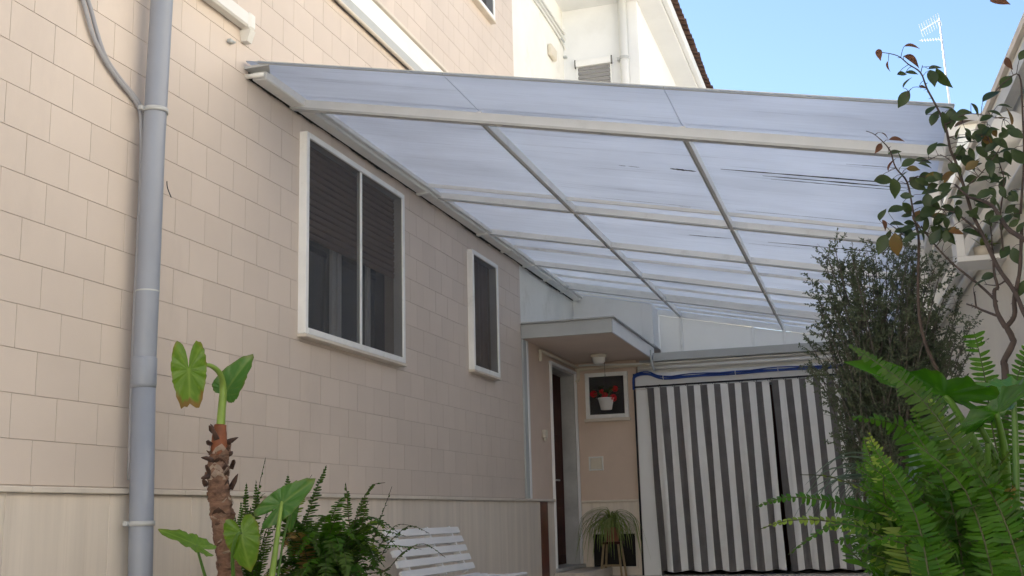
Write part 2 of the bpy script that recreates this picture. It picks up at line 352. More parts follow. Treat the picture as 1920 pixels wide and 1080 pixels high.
# --- tiles 20 x 30 cm in half bond; the 300 that show largest are parts of their own
J = .0027
tiles = []
TW, TH = .30, .20
k = 0; z = LEDGE+.006
while z < 9.3:
    off = 4.325 if k % 2 == 0 else 4.175
    y = off - TW*7
    while y < Y1:
        r = [(max(y, 2.4), min(y+TW, Y1), z, z+TH)]
        if r[0][1]-r[0][0] > .02:
            for h in OPEN: r = subtract(r, h)
            if not (z < 5.04 and z+TH > 4.73):
                for q in r:
                    if q[1]-q[0] > .012 and q[3]-q[2] > .012: tiles.append(q)
            else:
                for q in subtract(r, (-9, 99, 4.735, 5.035)):
                    if q[1]-q[0] > .012 and q[3]-q[2] > .012: tiles.append(q)
        y += TW
    z += TH; k += 1
def tile_box(mb, y0, y1, z0, z1, x=0.0):
    y0 += J/2; y1 -= J/2; z0 += J/2; z1 -= J/2; b = .0008
    mb.add([(x-.008,y0,z0),(x-.008,y1,z0),(x-.008,y1,z1),(x-.008,y0,z1),(x-b,y0,z0),(x-b,y1,z0),(x-b,y1,z1),(x-b,y0,z1),
            (x,y0+b,z0+b),(x,y1-b,z0+b),(x,y1-b,z1-b),(x,y0+b,z1-b)],
           [(8,9,10,11),(4,5,9,8),(5,6,10,9),(6,7,11,10),(7,4,8,11),(0,1,5,4),(1,2,6,5),(2,3,7,6),(3,0,4,7)])
def area(q):
    y0, y1, z0, z1 = q
    ps = []
    for yy, zz in ((y0,z0),(y1,z0),(y1,z1),(y0,z1)):
        if yy < 1.5: return 0
        ps.append(proj((0, yy, zz)))
    if all(p[0] < 0 or p[1] < 0 or p[1] > 1080 for p in ps): return 0
    return abs(sum(ps[i][0]*ps[(i+1) % 4][1]-ps[(i+1) % 4][0]*ps[i][1] for i in range(4)))/2
tiles.sort(key=area, reverse=True)
shared = {}
rest = MB()
for i, q in enumerate(tiles):
    y0, y1, z0, z1 = q
    if i < 300:
        key = (round(y1-y0, 4), round(z1-z0, 4))
        if key not in shared:
            tb = MB(); tile_box(tb, -(y1-y0)/2, (y1-y0)/2, -(z1-z0)/2, (z1-z0)/2); shared[key] = tb.mesh('tile', M['tile'])
        o = link('tile', shared[key], house); o.location = (R_(-.0004, .0006), (y0+y1)/2, (z0+z1)/2)
    else: tile_box(rest, y0, y1, z0, z1)
rest.build('tile_field', M['tile'], house, kind='stuff')
# --- dado of travertine slabs and its ledge
y = 4.16-.72*2
while y < Y1+.05:
    a, b = y, min(y+.72, Y1+.10)
    d = MB(); d.bbox(-.02, .012, a+.0015, b-.0015, 0, 1.028, .0015); d.build('dado_slab', M['travertine'], house); y += .72
y = 4.30-1.2*1
while y < Y1:
    a, b = y, min(y+1.2, Y1+.10)
    d = MB(); d.bbox(-.02, .036, a+.001, b-.001, 1.03, LEDGE, .004); d.build('dado_ledge', M['ledge'], house); y += 1.2
# --- string course
d = MB(); d.bbox(-.02, .022, 2.4, Y1-.004, 4.84, 5.03, .003); d.build('string_course', M['white_plaster'], house)
d = MB(); d.bbox(-.02, .05, 2.4, Y1-.004, 5.032, 5.062, .004); d.build('string_course_moulding', M['ledge'], house)
d = MB(); d.bbox(-.02, .035, 2.4, Y1-.004, 4.745, 4.838, .004); d.build('string_course_moulding', M['paint_grey'], house)
d = MB(); d.tube([(.035, 2.4, 4.735), (.035, 12.0, 4.735)], .016, 8); d.build('string_course_bead', M['ledge'], house, smooth=True)

def window(parent, rect, mull=None, fr=.044, dep=.058, shutter=.45, x0=0.0, curtain=False):
    a, b, c, d = rect
    f = MB()
    f.bbox(x0-.03, x0+dep, a, a+fr, c+.001, d-.001, .004); f.bbox(x0-.03, x0+dep, b-fr, b, c+.001, d-.001, .004)
    f.bbox(x0-.03, x0+dep+.002, a+fr+.0005, b-fr-.0005, d-fr, d, .004); f.bbox(x0-.03, x0+dep+.002, a+fr+.0005, b-fr-.0005, c, c+fr, .004)
    w_ = f.build('window', M['alu'], parent)
    s = MB(); s.bbox(x0-.02, x0+dep+.010, a-.006, b+.008, c-.024, c-.002, .004); s.build('sill', M['ledge'], w_)
    spans = [(a+fr, b-fr)]
    if mull:
        s = MB(); s.bbox(x0+.02, x0+dep-.006, mull-.017, mull+.017, c+fr, d-fr, .003); s.build('mullion', M['alu'], w_)
        spans = [(a+fr, mull-.017), (mull+.017, b-fr)]
    for p, q in spans:
        s = MB(); s.add([(x0+.045,p-.002,c+fr-.002),(x0+.045,q+.002,c+fr-.002),(x0+.045,q+.002,d-fr+.002),(x0+.045,p-.002,d-fr+.002)], [(0,1,2,3)]); s.build('insect_screen', M['screen'], w_)
    if shutter:
        zb = d-fr-(d-c)*shutter; n_ = int((d-zb)/.05)
        for i in range(n_):
            s = MB(); zz = d-.02-i*.05; s.bbox(x0-.045, x0-.02, a+.035, b-.035, zz-.047, zz-.002, .008); s.build('shutter_slat', M['shutter'], w_)
    for yy in ((a+.10, a+.17), ((a+b)/2-.17, (a+b)/2-.11), ((a+b)/2-.07, (a+b)/2-.01), (b-.42, b-.36)) if mull else ():
        s = MB(); s.bbox(x0-.14, x0-.09, yy[0], yy[1], c+.02, d-.02, .006); s.build('sash', M['white_wood'], w_)
    if curtain:
        s = MB(); n_ = 26; vs = []
        for zz in (c+.03, d-.03):
            for i in range(n_+1): vs.append((x0-.05+.018*math.sin(i*1.4), a+.04+(b-a-.08)*i/n_, zz))
        s.add(vs, [(i, i+1, i+n_+2, i+n_+1) for i in range(n_)]); s.build('drape', M['shutter'], w_, smooth=True)
    else:
        s = MB(); s.add([(x0-.115,a+.03,c+.03),(x0-.115,b-.03,c+.03),(x0-.115,b-.03,d-.03),(x0-.115,a+.03,d-.03)], [(0,1,2,3)]); s.build('pane', M['glass'], w_)
    return w_
window(house, WINS[0], mull=7.735, shutter=.47)
window(house, WINS[1], shutter=0, curtain=True)
window(house, WINS[2], mull=10.5, shutter=.3)

# ================================================================== WHITE HOUSE (beyond, with the entrance)
YB = 14.5; XU = 1.04
wh = thing('white_house', 'white rendered house with tiled eaves and porch entrance beyond the pink tiled facade', 'house')
s = MB()   # wall flush with the tiled facade, above the porch slab
s.box(-.30, -.003, Y1+.002, YB+.2, 2.98, 9.2); s.build('wall', M['stained_plaster'], wh)
s = MB(); s.box(-8, -.32, Y1+.01, 29, 0, 9.2); s.build('building_body', M['room'], wh)
s = MB(); s.box(-.3, XU, YB, 29, 3.0, 9.0); s.build('wall', M['white_plaster'], wh)
s = MB(); s.bbox(XU-.13, XU+.012, YB-.012, YB+.3, 3.0, 7.74, .004); s.build('corner_pilaster', M['white_plaster'], wh)
# eaves
ev = MB(); ev.bbox(-.2, 1.36, 13.95, 29, 7.75, 7.86, .01); roof = ev.build('roof', M['white_plaster'], wh)
s = MB(); s.bbox(1.365, 1.44, 13.9, 29, 7.77, 7.93, .01); s.build('gutter_board', M['white_plaster'], roof)
s = MB(); s.add([(1.4,13.9,7.93),(1.4,29,7.93),(-7,29,10.6),(-7,13.9,10.6),(1.4,13.9,7.87),(1.4,29,7.87),(-7,29,10.5),(-7,13.9,10.5)], [(0,1,2,3),(7,6,5,4),(0,4,5,1),(1,5,6,2),(2,6,7,3),(3,7,4,0)])
s.build('roof_deck', M['roof_tile'], roof)
rt = MB()
for i in range(9):
    a0 = math.pi*i/8
    for xx, dz in ((0, 0), (-.42, .134)):
        rt.v.append((xx, -.085*math.cos(a0), dz+.06*math.sin(a0)))
    for xx, dz in ((0, 0), (-.42, .134)):
        rt.v.append((xx, -.068*math.cos(a0), dz+.042*math.sin(a0)))
for i in range(8):
    o = i*4; rt.f += [(o, o+4, o+5, o+1), (o+2, o+3, o+7, o+6), (o, o+2, o+6, o+4)]; rt.mi += [0]*3
rtm = rt.mesh('roof_tile', M['roof_tile'], True)
for i in range(78):
    o = link('roof_tile', rtm, roof); o.location = (1.53+R_(-.012, .012), 13.98+i*.19+R_(-.01, .01), 7.925); o.rotation_euler = (R_(-.05, .05), R_(-.03, .03), 0)
# shutter window on the wall that faces the camera
a = PY(1081, 118, YB); b = PY(1146, 112, YB); zt = 6.98; x0, x1 = a.x, b.x
s = MB(); s.bbox(x0-.02, x1+.02, YB-.05, YB+.05, zt-.09, zt, .004); wn = s.build('window', M['alu'], wh)
for xx in (x0-.018, x1+.004):
    s = MB(); s.bbox(xx, xx+.014, YB-.054, YB-.02, zt-.11, zt+.01, .002); s.build('shutter_box_end', M['iron'], wn)
for i in range(15):
    s = MB(); zz = zt-.092-i*.06; s.bbox(x0+.02, x1-.02, YB-.016, YB+.02, zz-.056, zz-.002, .009); s.build('shutter_slat', M['shutter_grey'], wn)
for xx in (x0-.004, x1-.017):
    s = MB(); s.bbox(xx, xx+.021, YB-.02, YB+.02, zt-1.0, zt-.092, .002); s.build('shutter_guide', M['alu'], wn)
# far window reveal on the receding wall
s = MB(); s.bbox(XU-.05, XU+.05, 19.2, 20.0, 7.0, 8.0-.3, .004); fw_ = s.build('window', M['white_plaster'], wh)
s = MB(); s.add([(XU+.054,19.27,7.06),(XU+.054,19.93,7.06),(XU+.054,19.93,7.64),(XU+.054,19.27,7.64)], [(0,1,2,3)]); s.build('pane', M['glass'], fw_)
# entrance wall (pink render), door, stone dado
DY0, DY1, DZ0, DZ1 = 13.22, 14.40, .27, 2.66
s = MB()
for q in subtract([(Y1+.105, YB+.2, 1.03, 2.978)], (DY0, DY1, DZ0, DZ1)): s.box(-.30, -.004, *q)
s.build('entrance_wall', M['render_pink'], wh)
s = MB(); s.box(0.0-.3, .80, YB, YB+.25, 1.0, 2.978); s.build('entrance_wall', M['render_pink'], wh)
for (a, b) in ((Y1+.103, 12.59), (12.90, DY0-.04), (DY1+.04, YB-.015)):
    s = MB(); s.bbox(-.3, .010, a, b, 0, 1.028, .002); s.build('dado_slab', M['travertine'], wh)
s = MB(); s.bbox(-.3, .013, 12.592, 12.898, 0, 1.027, .002); s.build('red_marble_strip', M['brown_strip'], wh)
s = MB(); s.bbox(-.02, .034, Y1+.102, DY0-.04, 1.03, LEDGE, .004); s.build('dado_ledge', M['ledge'], wh)
s = MB(); s.bbox(.0, .80, YB-.034, YB+.02, 1.02, LEDGE-.01, .004); s.build('dado_ledge', M['ledge'], wh)
s = MB(); s.bbox(-.02, .016, 12.07, 12.20, LEDGE+.002, 2.80, .003); s.build('corner_strip', M['paint_grey'], wh)
s = MB(); s.bbox(-.02, .022, 12.205, 12.26, LEDGE+.002, 2.80, .003); s.build('corner_bead', M['white_wood'], wh)
# dado of the back wall around a low cellar opening
for q in subtract([(.012, .80, .118, 1.018)], (.13, .72, .20, .65)):
    s = MB(); s.bbox(q[0], q[1], YB-.012, YB+.1, q[2]+.001, q[3]-.001, .002); s.build('dado_slab', M['travertine'], wh)
s = MB()
for q in ((.13, .155, .20, .65), (.695, .72, .20, .65), (.155, .695, .20, .225), (.155, .695, .625, .65)): s.bbox(q[0], q[1], YB-.03, YB+.05, q[2], q[3], .003)
cw = s.build('cellar_window', M['ledge'], wh)
s = MB(); s.add([(.15,YB-.005,.22),(.70,YB-.005,.22),(.70,YB-.005,.63),(.15,YB-.005,.63)], [(0,1,2,3)]); s.build('pane', M['dark'], cw)
# door
s = MB()
s.bbox(-.001, .03, DY0-.035, DY0, DZ0, DZ1+.035, .004); s.bbox(-.001, .03, DY1, DY1+.035, DZ0, DZ1+.035, .004); s.bbox(-.001, .031, DY0+.0005, DY1-.0005, DZ1, DZ1+.036, .004)
dr = s.build('door', M['white_wood'], wh)
s = MB(); s.bbox(-.22, -.002, DY1-.022, DY1-.001, DZ0, DZ1, .003); s.build('marble_jamb', M['marble'], dr)
s = MB(); s.bbox(-.22, -.002, DY0+.001, DY0+.012, DZ0, DZ1, .003); s.build('marble_jamb', M['marble'], dr)
s = MB(); s.bbox(-.22, -.002, DY0+.013, DY1-.023, DZ1-.02, DZ1-.001, .003); s.build('marble_lintel', M['marble'], dr)
s = MB(); s.bbox(-.36, .06, DY0-.04, DY1+.04, DZ0-.04, DZ0-.001, .004); s.build('threshold', M['marble'], dr)
for i, (a, b) in enumerate(((DY0+.01, (DY0+DY1)/2-.003), ((DY0+DY1)/2+.003, DY1-.008))):
    s = MB(); s.bbox(-.22, -.175, a+.005, b-.02, DZ0+.005, DZ1-.025, .004)
    for z0, z1 in ((.12, .7), (.8, 1.5), (1.6, 2.2)): s.bbox(-.178, -.165, a+.1, b-.1, DZ0+z0, DZ0+z1, .012)
    s.build('door_leaf', M['wood_dark'], dr)
s = MB(); s.tube([(-.174, 13.88, 1.30), (-.125, 13.88, 1.30), (-.125, 13.98, 1.30)], .011, 8); s.build('handle', M['alu_grey'], dr, smooth=True)
s = MB(); s.bbox(.035, .40, DY0-.2, YB-.05, 0.119, DZ0-.045, .008); s.build('door_step', M['step'], wh)
s = MB(); s.bbox(.0, .035, DY0-.04, DY1+.04, 0.119, DZ0-.042, .002); s.build('door_step_riser', M['marble'], wh)
# porch slab
PX1, PY0, PZ0, PZ1 = 1.03, 12.08, 2.81, 2.965
s = MB(); s.box(-.02, PX1-.02, PY0+.02, YB+.1, PZ0+.001, PZ1-.012); pr = s.build('porch_slab', M['soffit'], wh)
s = MB(); s.bbox(-.015, PX1, PY0, PY0+.02, PZ0-.004, PZ1, .003); s.build('fascia', M['paint_grey'], pr)
s = MB(); s.bbox(PX1-.02, PX1+.001, PY0+.021, YB+.1, PZ0-.004, PZ1, .003); s.build('fascia', M['white_wood'], pr)
s = MB(); s.bbox(-.015, PX1+.03, PY0-.03, YB+.1, PZ1+.001, PZ1+.018, .003); s.build('drip_edge', M['alu_grey'], pr)
# small window on the back wall
bw0, bw1, bz0, bz1 = .13, .69, 2.04, 2.67
s = MB(); y0, y1 = YB-.05, YB+.02
s.bbox(bw0, bw0+.05, y0, y1, bz0+.04, bz1, .004); s.bbox(bw1-.05, bw1, y0, y1, bz0+.04, bz1, .004)
s.bbox(bw0+.051, bw1-.051, y0-.001, y1, bz1-.05, bz1-.001, .004); s.bbox(bw0+.051, bw1-.051, y0-.001, y1, bz0+.041, bz0+.09, .004)
bwn = s.build('window', M['alu'], wh)
s = MB(); s.add([(bw0+.04,YB-.02,bz0+.08),(bw1-.04,YB-.02,bz0+.08),(bw1-.04,YB-.02,bz1-.04),(bw0+.04,YB-.02,bz1-.04)], [(0,1,2,3)]); s.build('insect_screen', M['screen'], bwn)
s = MB(); s.add([(bw0+.03,YB-.006,bz0+.07),(bw1-.03,YB-.006,bz0+.07),(bw1-.03,YB-.006,bz1-.03),(bw0+.03,YB-.006,bz1-.03)], [(0,1,2,3)]); s.build('pane', M['dark'], bwn)
s = MB(); s.bbox(bw0-.02, bw1+.02, YB-.08, YB+.02, bz0, bz0+.038, .004); s.build('sill', M['ledge'], bwn)

# ================================================================== GARAGE FRONT with curtains
YC = 14.42
gw = thing('garage_front', 'white rendered garage front with grey beam around the striped curtains', 'wall')
XR = 4.24
s = MB(); s.bbox(.80, 1.02, YC, YC+.28, .118, 2.413, .006); s.build('pillar', M['white_plaster'], gw)
s = MB(); s.bbox(3.95, XR, YC, YC+.28, .118, 2.413, .006); s.build('pillar', M['white_plaster'], gw)
s = MB(); s.bbox(.80, XR, YC-.002, YC+.28, 2.415, 2.62, .006); s.build('lintel', M['white_plaster'], gw)
s = MB(); s.box(.83, XR, YC+.04, YC+.28, 2.622, 2.755); s.build('lintel_recess', M['stained_plaster'], gw)
s = MB(); s.bbox(1.06, XR, YC-.10, YC+.28, 2.757, 2.86, .006); s.build('beam', M['paint_grey'], gw)
s = MB(); s.box(.80, XR, YC+2.2, YC+2.3, .118, 2.7); s.box(.80, .9, YC+.3, YC+2.2, .118, 2.7); s.box(4.1, XR, YC+.3, YC+2.2, .118, 2.7); s.box(.80, XR, YC+.29, YC+2.3, 2.701, 2.755)
s.build('interior', M['wood_dark'], gw)

def curtain(label, xt0, xt1, xb0, xb1, zt, zb, y, ns, first_dark, seed):
    rnd = random.Random(seed); per = 12; n_ = ns*per; rows = 22
    t = thing('striped_curtain', label, 'curtain', 'striped curtains across the garage front', (0, 0, 0))
    V = []; ph = rnd.uniform(0, 6)
    for j in range(rows+1):
        v = j/rows; z_ = zt+(zb-zt)*v
        for i in range(n_+1):
            u = i/n_
            x = (xt0+(xt1-xt0)*u)*(1-v)+(xb0+(xb1-xb0)*u)*v
            amp = (.014+.030*v)*(.6+.5*math.sin(u*7.3+ph)**2)
            yy = y+amp*math.sin(u*ns*1.55+ph+.6*math.sin(v*2.3))+.010*math.sin(u*ns*3.7+ph*2+v*1.5)*v+.006*math.sin(v*9+u*21)
            V.append((x+.004*math.sin(v*7+i*.7), yy, z_+(.012*math.sin(u*ns*1.5+ph) if j == rows else 0)))
    s = MB(); fs = []; mi = []
    for j in range(rows):
        for i in range(n_):
            s.f.append((j*(n_+1)+i, j*(n_+1)+i+1, (j+1)*(n_+1)+i+1, (j+1)*(n_+1)+i)); s.mi.append(1 if ((i//per) % 2 == 0) == first_dark else 0)
    s.v = V; s.build('fabric', [M['stripe_w'], M['stripe_d']], t, True)
    for i in range(0, n_+1, per*2):
        p = V[i]; q = MB(); q.tube([(p[0]+.018*math.cos(a0), p[1]+.004, zt+.016+.018*math.sin(a0)) for a0 in [k_*math.pi/5 for k_ in range(11)]], .003, 5, False); q.build('ring', M['iron'], t)
    return t
curtain('wide charcoal and white striped curtain on the left, beside the white pillar', .955, 2.475, 1.02, 2.53, 2.425, .165, YC-.06, 18, True, 3)
curtain('narrower striped curtain on the right, partly behind the shrub and ferns', 2.50, 3.98, 2.585, 4.02, 2.435, .165, YC-.04, 18, True, 5)
s = MB(); s.tube([(.80, YC-.055, 2.445), (4.1, YC-.055, 2.465)], .011, 8); s.build('curtain_rod', M['iron'], smooth=True, label='thin black rod carrying the striped curtains', cat='rod')

# pipes and hoses above the curtains
s = MB(); s.tube([(.86, YC-.04, 2.676), (4.2, YC-.04, 2.682)], .024, 10); s.build('white_pipe', M['pvc_white'], smooth=True, label='thicker white pipe running just above the blue hose over the curtains', cat='pipe')
s = MB(); s.tube([(.06, YB-.06, 2.775), (.2, YB-.06, 2.775), (1.0, YC-.03, 2.735), (4.2, YC-.03, 2.738)], .014, 8); s.build('white_pipe', M['pvc_white'], smooth=True, label='thin pipe tucked right under the grey beam above the curtains', cat='pipe')
hp = [PY(x_, y_, YC-.05) for x_, y_ in ((1188, 730), (1190, 704), (1215, 701), (1245, 707), (1300, 704), (1380, 698), (1460, 692), (1560, 687), (1660, 682))]
hs = thing('blue_hose', 'bundle of blue hoses sagging above the striped curtains', 'hose')
for k_, (dz, r0) in enumerate(((0, .015), (-.018, .011), (.012, .008))):
    s = MB(); s.tube(smooth_path([p+Vector((0, -.012*k_, dz+.012*math.sin(3*i+k_))) for i, p in enumerate(hp)], 4), r0, 8); s.build('hose', M['blue'], hs, True)
for i in (3, 5, 6):
    p = hp[i]; s = MB(); s.tube([p+Vector((.026*math.cos(a0)*.3, .026*math.cos(a0)-.01, .034*math.sin(a0)-.004)) for a0 in [k_*math.pi/5 for k_ in range(11)]], .004, 5, False); s.build('cable_tie', M['pvc_white'], hs)
s = MB(); s.tube(smooth_path([(XU-.005, YC-.115, 2.90), (XU-.005, YC-.118, 2.83), (XU+.012, YC-.118, 2.70), (XU+.03, YC-.118, 2.63)], 4), .016, 8); s.build('drain_spout', M['paint_grey'], smooth=True, label='short grey spout at the outer corner of the porch slab', cat='spout')
s = MB(); s.tube([(.79, YC-.004, .12), (.785, YC-.004, 2.62)], .012, 6); s.build('gap_shade', M['iron'], smooth=True, label='dark strip standing in for the shaded gap left of the white pillar', cat='cable')  # dark tube imitates the shade in the gap beside the pillar

# conduits under the porch
s = MB(); s.tube(smooth_path([(.03, 12.72, 2.63), (.03, 12.72, 2.73), (.03, 12.80, 2.755), (.03, 14.2, 2.755), (.04, 14.42, 2.75)], 4), .018, 8); s.build('conduit', M['beige_plastic'], smooth=True, label='beige conduit along the entrance wall under the porch with hooked end', cat='conduit')
s = MB(); s.tube(smooth_path([(.03, 14.40, 2.56), (.05, YB-.05, 2.60), (.055, YB-.05, 2.70), (.12, YB-.05, 2.725), (.75, YB-.05, 2.735), (1.0, YC-.07, 2.72)], 4), .020, 8); s.build('conduit', M['beige_plastic'], smooth=True, label='beige conduit above the small back window, bent down at its left end', cat='conduit')
# ceiling lamp
lp = PZ(1122, 664, PZ0); t = thing('porch_lamp', 'round cream ceiling lamp under the porch slab', 'lamp', None, (lp.x, lp.y, PZ0))
s = MB(); s.lathe((0,0,-.004), [(0,0),(.10,0),(.10,-.035),(.085,-.04)], 24); s.build('base', M['beige_plastic'], t, True)
s = MB(); s.lathe((0,0,-.04), [(.082,0),(.078,-.05),(.06,-.075),(.03,-.085),(0,-.087)], 24); s.build('glass_shade', M['pvc_white'], t, True)
# door bell and wall box
p = PX(1019, 815); s = MB(); s.bbox(.0, .04, p.y-.06, p.y+.06, p.z-.04, p.z+.055, .008); s.bbox(.005, .03, p.y-.012, p.y+.012, p.z-.075, p.z-.041, .006)
s.build('door_bell', M['beige_plastic'], label='small cream door bell on the pink wall beside the door', cat='bell')
a = PY(1104, 856, YB); t = thing('meter_box', 'square white framed meter hatch below the small back window', 'meter box', None, (0,0,0))
s = MB(); x0, x1, z0, z1 = .135, .325, 1.42, 1.60
s.bbox(x0, x0+.02, YB-.02, YB+.01, z0, z1, .003); s.bbox(x1-.02, x1, YB-.02, YB+.01, z0, z1, .003); s.bbox(x0+.021, x1-.021, YB-.021, YB+.01, z1-.02, z1-.001, .003); s.bbox(x0+.021, x1-.021, YB-.021, YB+.01, z0+.001, z0+.02, .003)
s.build('frame', M['pvc_white'], t)
s = MB(); s.bbox(x0+.022, x1-.022, YB-.012, YB+.005, z0+.022, z1-.022, .003); s.build('hatch', M['beige_plastic'], t)

# ================================================================== CANOPY
cn = thing('glazed_canopy', 'white aluminium lean to canopy with milky panels spanning the passage', 'canopy')
SL = .206; ZS = 3.745
def cz(x): return ZS-SL*x
CX1 = 4.16; CYF = 6.06; CYB = 15.0
beams = [8.90, 9.25, 10.68, 11.42, 12.25, 13.75, 14.62]
ys = [CYF, 6.70, 9.05, 10.68, 11.42, 12.25, 13.75, CYB]
xs = [.02, 1.345, 2.66, CX1]
for i in range(3):
    for j in range(len(ys)-1):
        s = MB(); xa, xb = xs[i]+.002, xs[i+1]-.002; ya, yb = ys[j]+.002, ys[j+1]-.002; n_ = 6; vs = []
        sag = .006 if j else .012
        for dz in (0, .010):
            for q in range(n_+1):
                for r in range(5):
                    xx = xa+(xb-xa)*q/n_; yy = ya+(yb-ya)*r/4
                    vs.append((xx, yy, cz(xx)+dz-sag*math.sin(math.pi*q/n_)*math.sin(math.pi*r/4)*(1 if j else .3)))
        N = (n_+1)*5; fs = []
        for q in range(n_):
            for r in range(4):
                o = q*5+r; fs += [(o, o+1, o+6, o+5)[::1], (N+o, N+o+5, N+o+6, N+o+1)]
        for q in range(n_):
            o = q*5; fs += [(o, o+5, N+o+5, N+o), (o+4, N+o+4, N+o+9, o+9)]
        for r in range(4):
            fs += [(r, N+r, N+r+1, r+1), (n_*5+r, n_*5+r+1, N+n_*5+r+1, N+n_*5+r)]
        s.add(vs, fs); s.build('roof_panel', M['sheet'], cn)
def rafter(y, wd, h, x0=.02, x1=CX1, drop=.002, m='alu', name='rafter'):
    s = MB(); s.obox((x0, y, cz(x0)-drop-h/2), (x1, y, cz(x1)-drop-h/2), wd, h); return s.build(name, M[m], cn)
rafter(6.70, .05, .072, .0, CX1, .030, 'alu_mid', 'front_beam')
rafter(6.668, .012, .016, .0, CX1, .088, 'alu_grey', 'front_beam_lip')
rafter(CYF+.012, .012, .018, .1, CX1, -.016, 'alu_grey', 'edge_trim')
for y_ in (9.25, 10.68, 12.25, 13.75): rafter(y_, .045, .062)
for y_ in (8.93, 11.42, 13.0, 13.55, 14.25, 14.62): rafter(y_, .02, .028)
for y_ in (9.25, 10.68, 12.25, 13.75): rafter(y_-.030, .004, .012, m='alu_grey', name='rafter_gasket', drop=.054)
rafter(CYB-.03, .05, .07)
for x_ in (1.345, 2.66):
    for (ya, yb) in zip([6.73]+[b_+.03 for b_ in (9.25, 10.68, 12.25, 13.75)], [b_-.03 for b_ in (9.25, 10.68, 12.25, 13.75)]+[CYB-.06]):
        s = MB(); s.obox((x_, ya, cz(x_)-.036), (x_, yb, cz(x_)-.036), .034, .062); pu = s.build('purlin', M['alu'], cn)
        s = MB(); s.obox((x_-.010, ya, cz(x_)-.070), (x_-.010, yb, cz(x_)-.070), .010, .005); s.build('purlin_groove', M['alu_grey'], pu)
# wall beam, gutter profile, grime line
s = MB(); s.bbox(.014, .115, 6.15, 14.48, 3.648, 3.712, .008); s.build('wall_gutter', M['alu'], cn)
s = MB(); s.bbox(.117, .145, 6.74, 14.48, 3.672, 3.708, .004); s.build('wall_plate', M['alu'], cn)
s = MB(); n_ = 420; vs = []; hz_ = .010
for i in range(n_+1):
    ya = 6.12+(14.48-6.12)*i/n_; hz_ = min(.024, max(.003, hz_+R_(-.005, .005))); vs += [(.004, ya, 3.70), (.004+hz_*.3, ya, 3.655-hz_)]
s.add(vs, [(2*i, 2*i+1, 2*i+3, 2*i+2) for i in range(n_)])
s.build('sealant', M['black_seal'], cn)
for y_ in (8.95, 10.55, 11.35, 12.15, 13.0, 13.8):
    s = MB(); s.bbox(.008, .142, y_, y_+.06, 3.636, 3.6535, .004); s.build('bracket', M['alu'], cn)
s = MB(); s.add([(.004,6.07,3.70),(.18,6.07,3.70),(.004,6.42,3.70),(.004,6.07,3.715),(.18,6.07,3.715),(.004,6.42,3.715)], [(0,2,1),(3,4,5),(0,1,4,3),(1,2,5,4),(2,0,3,5)]); s.build('end_flashing', M['alu_grey'], cn)
s = MB(); s.tube([(-.02, 6.10, 3.66), (.13, 6.10, 3.655)], .016, 10); s.build('overflow_spout', M['pvc_white'], cn, True)
# black grime trapped in the channels of the sheets
for (xa, ya, xb, yb, wd) in ((2.42,7.72,2.60,7.735,0.048),(2.78,7.62,4.1,7.60,0.034),(3.05,7.70,4.1,7.70,0.034),(3.1,7.77,4.0,7.775,0.022),(2.05,7.75,2.10,7.752,.012),(2.12,7.75,2.2,7.756,.012),
                             (2.22,9.90,2.6,9.87,0.027),(2.9,9.86,4.1,9.78,0.044),(3.6,7.25,4.0,7.245,.010),(2.72,10.0,3.2,9.98,.01),(2.3,8.83,2.4,8.84,.01),(1.6,8.80,2.5,8.81,.008),(2.75,8.78,4.0,8.77,.010),(3.3,11.2,4.0,11.18,.015),(2.8,12.1,3.9,12.08,.012),(.5,9.0,1.2,9.02,.006),(3.0,6.9,3.4,6.9,.008)):
    s = MB(); n_ = 18; vs = []
    for i in range(n_+1):
        u = i/n_; xx = xa+(xb-xa)*u; yy = ya+(yb-ya)*u; ww = wd*(math.sin(math.pi*min(1, u*1.0+.03))**.4)*R_(.45, 1)/2+.0004
        vs += [(xx, yy-ww, cz(xx)-.012), (xx, yy+ww, cz(xx)-.012)]
    s.add(vs, [(2*i, 2*i+1, 2*i+3, 2*i+2) for i in range(n_)]); s.build('grime_streak', M['black_seal'], cn)
# end glazing above the beam
for i, (xa, xb) in enumerate(((XU+.004, 1.345), (1.345, 2.27), (2.27, 2.66), (2.66, 3.5), (3.5, 4.15))):
    s = MB(); xa += .012; xb -= .012; y_ = CYB-.03
    s.add([(xa,y_,2.862),(xb,y_,2.862),(xb,y_,cz(xb)-.08),(xa,y_,cz(xa)-.08),(xa,y_+.01,2.862),(xb,y_+.01,2.862),(xb,y_+.01,cz(xb)-.08),(xa,y_+.01,cz(xa)-.08)],
          [(0,1,2,3),(7,6,5,4),(0,4,5,1),(1,5,6,2),(2,6,7,3),(3,7,4,0)]); s.build('end_panel', M['end_sheet'], cn)
for x_ in (1.345, 2.27, 2.66, 3.5):
    s = MB(); s.bbox(x_-.018, x_+.018, CYB-.06, CYB-.01, 2.861, cz(x_)-.075, .003); s.build('post', M['alu'], cn)
s = MB(); s.bbox(XU, XR, 14.72, CYB+.05, 2.80, 2.859, .004); s.build('end_sill', M['white_plaster'], cn)

